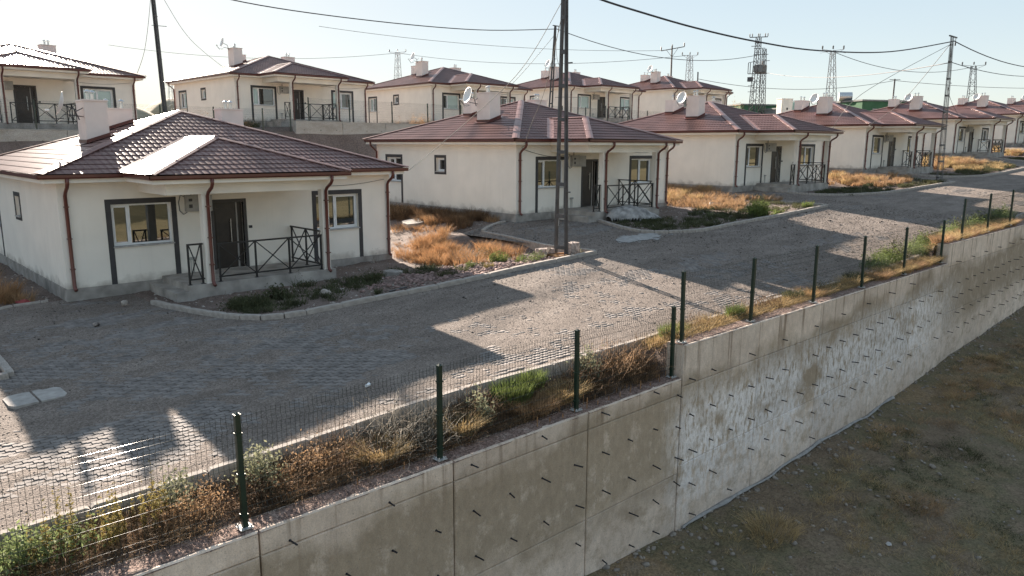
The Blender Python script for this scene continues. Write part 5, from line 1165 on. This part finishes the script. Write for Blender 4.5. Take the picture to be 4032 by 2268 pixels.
def rpts(n, x0, x1, y0, y1, f_=None, s0=.6, s1=1.3, g=G):
    P = []
    while len(P) < n:
        x, y = g.uniform(x0, x1), g.uniform(y0, y1)
        if f_ is None or f_(x, y): P.append((x, y, g.uniform(s0, s1)))
    return P
pat = lambda sc, th, s: (lambda x, y: float(fbm(x * sc, y * sc, s, 3)) > th)

# dry orange grass in the side yards: clumps as things, thin cover as stuff
yards = [('between the nearest house and the second house', 11.0, 16.2, -3.2, 9, 17), ('between the second and the third house', 27.7, 32.6, -3.2, 8, 13), ('between the third and the fourth house', 44.2, 49.2, -3.8, 8, 11), ('between the fourth house and the far lattice pole', 60.8, 68.8, -5.0, 8, 15), ('right of the fifth house', 81.3, 88.5, -5, 6, 9)]
for i, (where, x0, x1, y0, y1, n) in enumerate(yards):
    lab = 'clump of dry orange grass ' + where; done = 0
    while done < n:
        x, y = G.uniform(x0, x1), G.uniform(y0, y1) if done % 3 else G.uniform(y0, min(y1, 1.5))
        if i == 0: x, y = (G.normal(11.3, .7), G.normal(-1.6, 1.0)) if done % 2 else (G.normal(15.2, .7), G.uniform(.6, 8))
        if i == 0 and x < 10.7: continue
        if bool(paved(x, y)) or (i == 0 and x > 13.6 and y < 0.4): continue
        s = G.uniform(.75, 1.25); big = .55 if i else .42
        mm = ('rust' if done % 4 else 'dry_orange') if i == 0 else ('dry_orange' if done % 3 else 'straw'); lab = {'rust': 'rusty orange', 'dry_orange': 'pale orange', 'straw': 'pale straw'}[mm] + ' dry grass clump ' + where
        plant('dry_grass', lab, 'dry grass', (x, y, soil(x, y)), [('', blades(230, .55 * s, big * 1.25 * s, .006 + .002 * i, .7), mm)], lab); done += 1
    f0 = pat(.55, .44, 200 + i)
    many('dry_grass_cover', rpts((110, 330, 240, 240, 240)[i], x0 - .6, x1 + .5, y0 - 1.2, y1, lambda x, y: f0(x, y) and not bool(paved(x, y)) and not (i == 0 and x > 13.5 and y < .5)), lambda x, y: soil_z(x, y), lambda g: blades(45, .22, .34 if i == 0 else .44, .006 + .002 * i, .75, g=g), ('rust', 'dry_orange', 'dry_orange', 'straw', 'straw')[i], seed=30 + i)
many('dry_grass_cover', rpts(170, 10.6, 13.4, -3.6, .8, pat(.9, .45, 410), .35, 1.5), lambda x, y: soil_z(x, y), lambda g: blades(60, .24, .46, .0055, .7, g=g), 'rust', seed=28)
many('brown_grass_cover', rpts(150, 14.4, 16.3, .8, 8.5), lambda x, y: soil_z(x, y), lambda g: blades(70, .26, .50, .006, .7, g=g), 'brown_weed', seed=29)
many('dry_weed_cover', rpts(190, -7, -.6, .6, 9), lambda x, y: soil_z(x, y), lambda g: blades(60, .25, .4, .007, .7, g=g), 'dry_orange', seed=50)
for x, y, k in ((-1.75, 1.0, 1.2), (-1.2, 1.9, 1.0), (-2.2, 1.7, 1.2), (-1.6, 3.2, 1.1)):
    plant('dry_grass', 'tall rusty dry clump left of the nearest house', 'dry grass', (x, y, soil(x, y)), [('', blades(420, .6 * k, .75 * k, .006, .6), 'rust')], 'tall rusty clumps left of the nearest house')
# green and grey weeds in the front planters
def weedy(g): return join(blades(34, .2, .24, .007, .8, g=g), leaves(70, .22, .22, .16, .022, 6, g=g))
for i, (x0, x1, y0, y1, n, th) in enumerate([(2.6, 5.2, -5.6, -3.6, 60, .42), (5.2, 10.2, -5.4, -2.6, 70, .47), (19.2, 26, -6.3, -3.2, 190, .36), (26, 30.8, -6.4, -2.4, 90, .45), (36, 44.5, -6.1, -3.5, 130, .38), (44.5, 49, -6.4, -4, 70, .42), (53, 67, -6.8, -4, 220, .38), (72, 88, -6.9, -4, 150, .38)]):
    f0 = pat(.7, th, 300 + i); many('weed_cover', rpts(n, x0, x1, y0, y1, lambda x, y: f0(x, y) and not bool(paved(x, y))), lambda x, y: soil_z(x, y), weedy, 'dark_weed' if i in (0, 1, 2, 4) else 'olive', seed=60 + i)
def bush(loc, rx, ry, h, n, size, leaf, label, cat='shrub', group=None, stem='brown_weed', blade=None):
    P = [('', leaves(n, rx, ry, h, size, 26), leaf), ('stems', twigs(26, rx * .9, h, .006), stem)]
    if blade: P.insert(1, ('shoots', blades(blade, rx, h * 1.2, .007, .35, ell=ry / rx), leaf))
    return plant('shrub', label, cat, loc, P, group)
bush((25.9, -5.95, soil(25.9, -5.95)), .68, .5, .72, 2600, .035, 'green_needle', 'rounded bright green bush behind the kerb of the second planter', blade=420)
bush((27.2, -6.25, soil(27.2, -6.3)), .45, .25, .22, 500, .03, 'green_needle', 'low green plant trailing right of the rounded bush', blade=120)
bush((30.1, -6.2, soil(30.1, -6.2)), .55, .25, .32, 700, .03, 'green_needle', 'low green plant at the end of the second planter kerb', blade=200)
bush((24.4, -5.95, soil(24.4, -6)), .5, .3, .32, 800, .03, 'olive', 'dull green plant just left of the rounded bush', blade=150)
bush((24.3, -4.6, soil(24.3, -4.6)), .3, .25, .30, 400, .03, 'leaf_green', 'small light green plant behind the rounded bush')
bush((11.45, -4.7, soil(11.45, -4.7)), .42, .3, .36, 900, .028, 'green_needle', 'bright green plant in the rubble near the lattice pole', blade=200)
bush((9.9, -5.1, soil(9.9, -5.1)), .2, .16, .20, 330, .024, 'green_needle', 'small yellow-green plant left of the brighter one in the rubble', blade=70)
bush((10.1, -5.75, soil(10.1, -5.75)), .22, .16, .24, 200, .022, 'ochre_leaf', 'yellowish weed in the rubble behind the straight kerb', blade=60)
bush((12.0, -5.95, soil(12, -5.95)), .5, .25, .24, 800, .028, 'leaf_green', 'low leafy plant by the foot of the lattice pole', blade=80)
bush((11.7, -5.5, soil(11.7, -5.5)), .22, .18, .3, 250, .026, 'green_needle', 'light green upright sprig beside the plank', blade=90)
bush((13.6, -6.35, soil(13.6, -6.35)), .10, .1, .20, 90, .022, 'pale_leaf', 'tiny pale weed at the kerb corner by the lattice pole')
plant('dry_bush', 'pale grey dry bush in the yard left of the lattice pole', 'shrub', (11.5, -3.1, soil(11.5, -3.1)), [('', twigs(120, .5, .55, .006), 'grey_twig')])
bush((12.35, -3.0, soil(12.35, -3.0)), .5, .35, .34, 900, .03, 'dark_weed', 'grey-green leafy mound beside the pale dry bush')
bush((3.0, -4.6, soil(3.0, -4.6)), .62, .5, .34, 1500, .028, 'dark_weed', 'dark green weed mound in front of the nearest porch step', blade=500)
bush((3.9, -4.1, soil(3.9, -4.1)), .35, .25, .44, 420, .05, 'dark_weed', 'broad-leaved dark weed against the nearest porch slab')
bush((7.1, -3.9, soil(7.1, -3.9)), .4, .3, .34, 700, .026, 'dark_weed', 'dark weed clump in front of the nearest house right window', blade=200)
bush((8.6, -5.6, soil(8.6, -5.6)), .45, .32, .26, 700, .026, 'olive', 'olive weed clump just behind the straight kerb', blade=200)
bush((6.0, -5.9, soil(6.0, -5.9)), .15, .12, .2, 160, .022, 'dark_weed', 'small dark weed by the kerb of the nearest planter', blade=60)
plant('sapling', 'thin dark sapling in front of the nearest porch', 'plant', (5.15, -3.2, soil(5.15, -3.2)), [('', join(twigs(14, .25, .95, .006, spread=.25), leaves(50, .12, .12, .8, .022, 10)), 'dark_weed')])
plant('dry_weed', 'thin dry weed against the nearest house right wall', 'plant', (9.6, -.25, soil(9.6, -.25)), [('', join(twigs(22, .3, .65, .004, spread=.35), leaves(60, .25, .1, .6, .014, 10)), 'grey_twig')])

# strip of weeds between the near kerb and the fence, left to right
def strip(x): return (float(y_near(x)) - 13.72) / 2 - .02
def sp(kind, x, dy, sc, label, m, group=None):
    y = strip(x) + dy; loc = (x, y, soil(x, y)); 
    sc *= 1.15
    if kind == 'leafy': plant('leafy_weed', label, 'plant', loc, [('', leaves(int(1700 * sc), .52 * sc, .34, .52, .034, 34), m), ('stems', twigs(22, .4 * sc, .4, .005), 'brown_weed')], group)
    elif kind == 'spike': plant('spiky_weed', label, 'plant', loc, [('spike', (v + np.array([G.normal(0, .28 * sc), G.normal(0, .16), 0]), f_), m) for v, f_ in [leaves(150, .045, .045, G.uniform(.4, .66), .024, 10) for _ in range(int(9 * sc))]], group)
    elif kind == 'twig': plant('dry_bush', label, 'dry bush', loc, [('', twigs(int(230 * sc), .62 * sc, .56, .0052, seg=6), m)], group)
    elif kind == 'straw': plant('dry_grass', label, 'dry grass', loc, [('', blades(int(560 * sc), .5 * sc, .44, .0048, 1.1, seg=4, ell=.6), m)], group)
    elif kind == 'crumb': plant('dry_weed', label, 'dry weed', loc, [('', join(leaves(int(1100 * sc), .5 * sc, .3, .4, .021, 40), twigs(int(60 * sc), .5 * sc, .34, .004)), m)], group)
    elif kind == 'needle': plant('green_weed', label, 'plant', loc, [('', join(blades(int(900 * sc), .5 * sc, .56, .0058, .35, seg=3, ell=.6), leaves(int(700 * sc), .5 * sc, .3, .36, .018, 30)), m)], group)
S_ = [('leafy', -4.0, .05, 1.1, 'light green leafy weed at the bottom left corner behind the fence', 'leaf_green'), ('leafy', -3.35, -.05, .9, 'light green leafy weed right of the corner one, bottom left', 'leaf_green'), ('spike', -3.0, .12, 1, 'ochre spiky weed behind the leafy corner weeds', 'ochre_leaf'), ('spike', -2.55, -.1, .8, 'second ochre spiky weed left of the first full fence post', 'ochre_leaf'), ('spike', -2.2, .15, .6, 'two tall ochre spikes near the near kerb', 'ochre_leaf'),
      ('crumb', -1.75, -.15, .8, 'orange crumbly dry weed left of the first full fence post', 'dry_orange'), ('crumb', -1.45, .05, .5, 'small orange crumbly weed beside the first full fence post', 'dry_orange'), ('leafy', -1.75, .25, .45, 'pale leafy weed against the near kerb by the first post', 'pale_leaf'), ('leafy', -.65, .2, .6, 'pale leafy weed right of the first post, against the kerb', 'pale_leaf'), ('crumb', -.6, -.2, .9, 'brown withered weed right of the first post', 'brown_weed'), ('crumb', .15, 0, 1, 'brown and orange withered weed between the first two posts', 'dry_orange'), ('twig', .5, .1, .9, 'brown twiggy weed between the first two posts', 'brown_weed'), ('straw', 1.1, -.2, .8, 'dry straw in front of the grey twiggy bush', 'straw'), ('twig', 1.6, .12, 1.15, 'grey twiggy bush left of the second post', 'grey_twig'), ('twig', 2.2, .1, .8, 'grey twiggy bush right of the second post', 'grey_twig'),
      ('straw', 2.7, -.2, .8, 'golden straw tuft right of the second post', 'straw'), ('leafy', 3.25, .0, .3, 'small pale sprig between the second and third posts', 'pale_leaf'), ('twig', 3.3, .15, .8, 'dark twiggy weed before the bright green clump', 'brown_weed'), ('needle', 4.15, .12, 1.0, 'bright green clump left of the third post', 'green_needle'), ('needle', 4.75, .2, .55, 'yellow-green tuft at the third post', 'green_needle'), ('straw', 4.3, -.25, 1.0, 'golden straw below the bright green clump', 'dry_orange'), ('straw', 5.2, -.2, .9, 'golden straw right of the third post', 'straw'), ('leafy', 6.25, .2, .55, 'silvery leafy weed between third post and wall step', 'pale_leaf'), ('twig', 6.0, .0, .9, 'dark tangle under the silvery leafy weed', 'brown_weed'), ('twig', 7.0, .1, 1.1, 'reddish brown tangle left of the wall step', 'dry_orange'), ('twig', 7.6, .05, .9, 'brown tangle right beside the wall step', 'brown_weed'),
      ('needle', 8.9, 0, .85, 'bright green tuft on the middle wall beside its first post', 'green_needle'), ('twig', 9.7, .1, .9, 'brown tangle right of the bright green tuft', 'brown_weed'), ('straw', 10.4, 0, .8, 'straw weed before the second post of the middle wall', 'straw'), ('needle', 11.35, -.05, .6, 'small green tuft at the second post of the middle wall', 'green_needle'), ('twig', 12.1, .05, .9, 'brown tangle between second and third posts of the middle wall', 'brown_weed'), ('crumb', 13, 0, .9, 'withered weed before the third post of the middle wall', 'brown_weed'), ('needle', 14.5, .1, .75, 'dull green bush at the third post of the middle wall', 'olive'), ('straw', 15.4, 0, .9, 'straw right of the third post of the middle wall', 'dry_orange'), ('crumb', 16.4, .1, .9, 'olive withered bush before the fourth post of the middle wall', 'olive'), ('needle', 18.3, .1, .9, 'dark olive bush right of the fourth post of the middle wall', 'olive'), ('straw', 17.7, -.1, .8, 'straw at the fourth post of the middle wall', 'straw')]
for s_ in S_: sp(*s_)
for i, x in enumerate(np.arange(19.4, 34, .95)): lab = ('golden straw tuft' if i % 3 else 'pale orange dry tuft') + ' along the highest fence stretch'; sp('straw', float(x), -.15, 1.15, lab, 'straw' if i % 3 else 'dry_orange', lab)
for i, x in enumerate(np.arange(20.8, 36, 1.15)):
    x = float(x); y = -13.1 + .12 * (i % 3); lab = ('light green', 'bright green', 'dull olive')[i % 3] + ' bushy weed behind the last fence posts at the right'; plant('shrub', lab, 'shrub', (x, y, float(base_z(x, -13.1)) - .1), [('', join(leaves(1100, .62, .42, .62, .034, 30), blades(260, .6, .62, .006, .4)), 'leaf_green' if i % 3 == 0 else 'green_needle' if i % 3 == 1 else 'olive')], lab)
inst = lambda x, y: y < float(y_near(x)) - .15
many('strip_cover', rpts(900, -6, 8.0, -13.66, -12.6, inst, .7, 1.7), lambda x, y: soil_z(x, y), lambda g: join(twigs(9, .22, .16, .0035, g=g), blades(24, .16, .13, .0035, 1.4, g=g)), 'brown_weed', seed=90)
many('strip_straw', rpts(700, -6, 8.0, -13.66, -12.6, lambda x, y: inst(x, y) and pat(.9, .44, 400)(x, y), .7, 1.6), lambda x, y: soil_z(x, y), lambda g: blades(30, .2, .17, .0035, 1.5, g=g), 'dry_orange', seed=91)
many('strip_cover', rpts(900, 8.2, 34, -13.66, -13.0, inst, .7, 1.6), lambda x, y: soil_z(x, y), lambda g: join(twigs(9, .25, .2, .004, g=g), blades(26, .2, .22, .004, 1.1, g=g)), 'straw', seed=92)
# withered cover of the lower ground
f1, f2, f3 = pat(.33, .52, 500), pat(.30, .53, 510), pat(.4, .60, 520)
nearw = lambda x, y: y < -15.0 - .5 * math.sin(x * .7)
many('withered_grass', rpts(900, 1, 32, -26, -14.8, lambda x, y: f1(x, y) and nearw(x, y), .6, 1.4), low_z, lambda g: blades(42, .26, .17, .0032, 1.5, g=g), 'straw', seed=95)
many('olive_cover', rpts(800, 1, 32, -26, -14.8, lambda x, y: f2(x, y) and nearw(x, y), .6, 1.4), low_z, lambda g: join(leaves(60, .26, .26, .10, .018, 9, g=g), blades(16, .2, .12, .003, 1.2, g=g)), 'olive', seed=96)
many('rusty_cover', rpts(420, 3, 32, -26, -14.8, lambda x, y: f3(x, y) and nearw(x, y), .6, 1.4), low_z, lambda g: blades(50, .3, .2, .0032, 1.4, g=g), 'dry_orange', seed=97)
for i, (x, y, m, lab) in enumerate([(9.6, -15.6, 'straw', 'upright yellowish dead weed on the lower ground below the middle wall'), (9.0, -18.0, 'straw', 'pale dry grass mound at the bottom middle of the photo'), (13.5, -17.3, 'dry_orange', 'rusty dry tuft in the middle of the lower ground'), (17.5, -17.0, 'olive', 'grey-green low bush on the lower ground'), (21.5, -17.5, 'dry_orange', 'rusty dry brush at the right edge of the lower ground'), (12.5, -20.3, 'straw', 'straw tuft near the white scrap, bottom right')]):
    plant('dry_brush', lab, 'dry brush', (x, y, float(low_z(x, y)) - .02), [('', blades(520, .7, .30 if i else .5, .0034, 1.3, seg=4), m)])
# weeds on the terrace by the back fences
for i, (x0, x1, lab) in enumerate([(11.8, 16.5, 'tall dry orange weeds by the leftmost pole on the terrace'), (28.5, 32.5, 'tall dry orange weeds on the terrace left of the third back house')]):
    for k in range(9):
        x, y = G.uniform(x0, x1), G.uniform(23.9, 25.6); z = float(far_z(x, y))
        plant('dry_weed', lab, 'dry weed', (x, y, z), [('', join(twigs(34, .4, 1.0, .009, spread=.45), leaves(130, .38, .38, 1.0, .034, 20)), 'dry_orange')], lab)
plant('shrub', 'dark green tuft on the ledge below the second back house', 'shrub', (16.9, 25.2, float(far_z(16.9, 25.2))), [('', join(leaves(600, .8, .5, .5, .06, 20), blades(160, .7, .55, .012, .6)), 'dark_weed')])
plant('shrub', 'wispy yellow shrub beside the rightmost back house', 'shrub', (98.7, 37.9, 8.2), [('', join(leaves(420, 1.3, 1.0, 2.4, .09, 24), twigs(50, 1.2, 2.4, .02)), 'straw')])
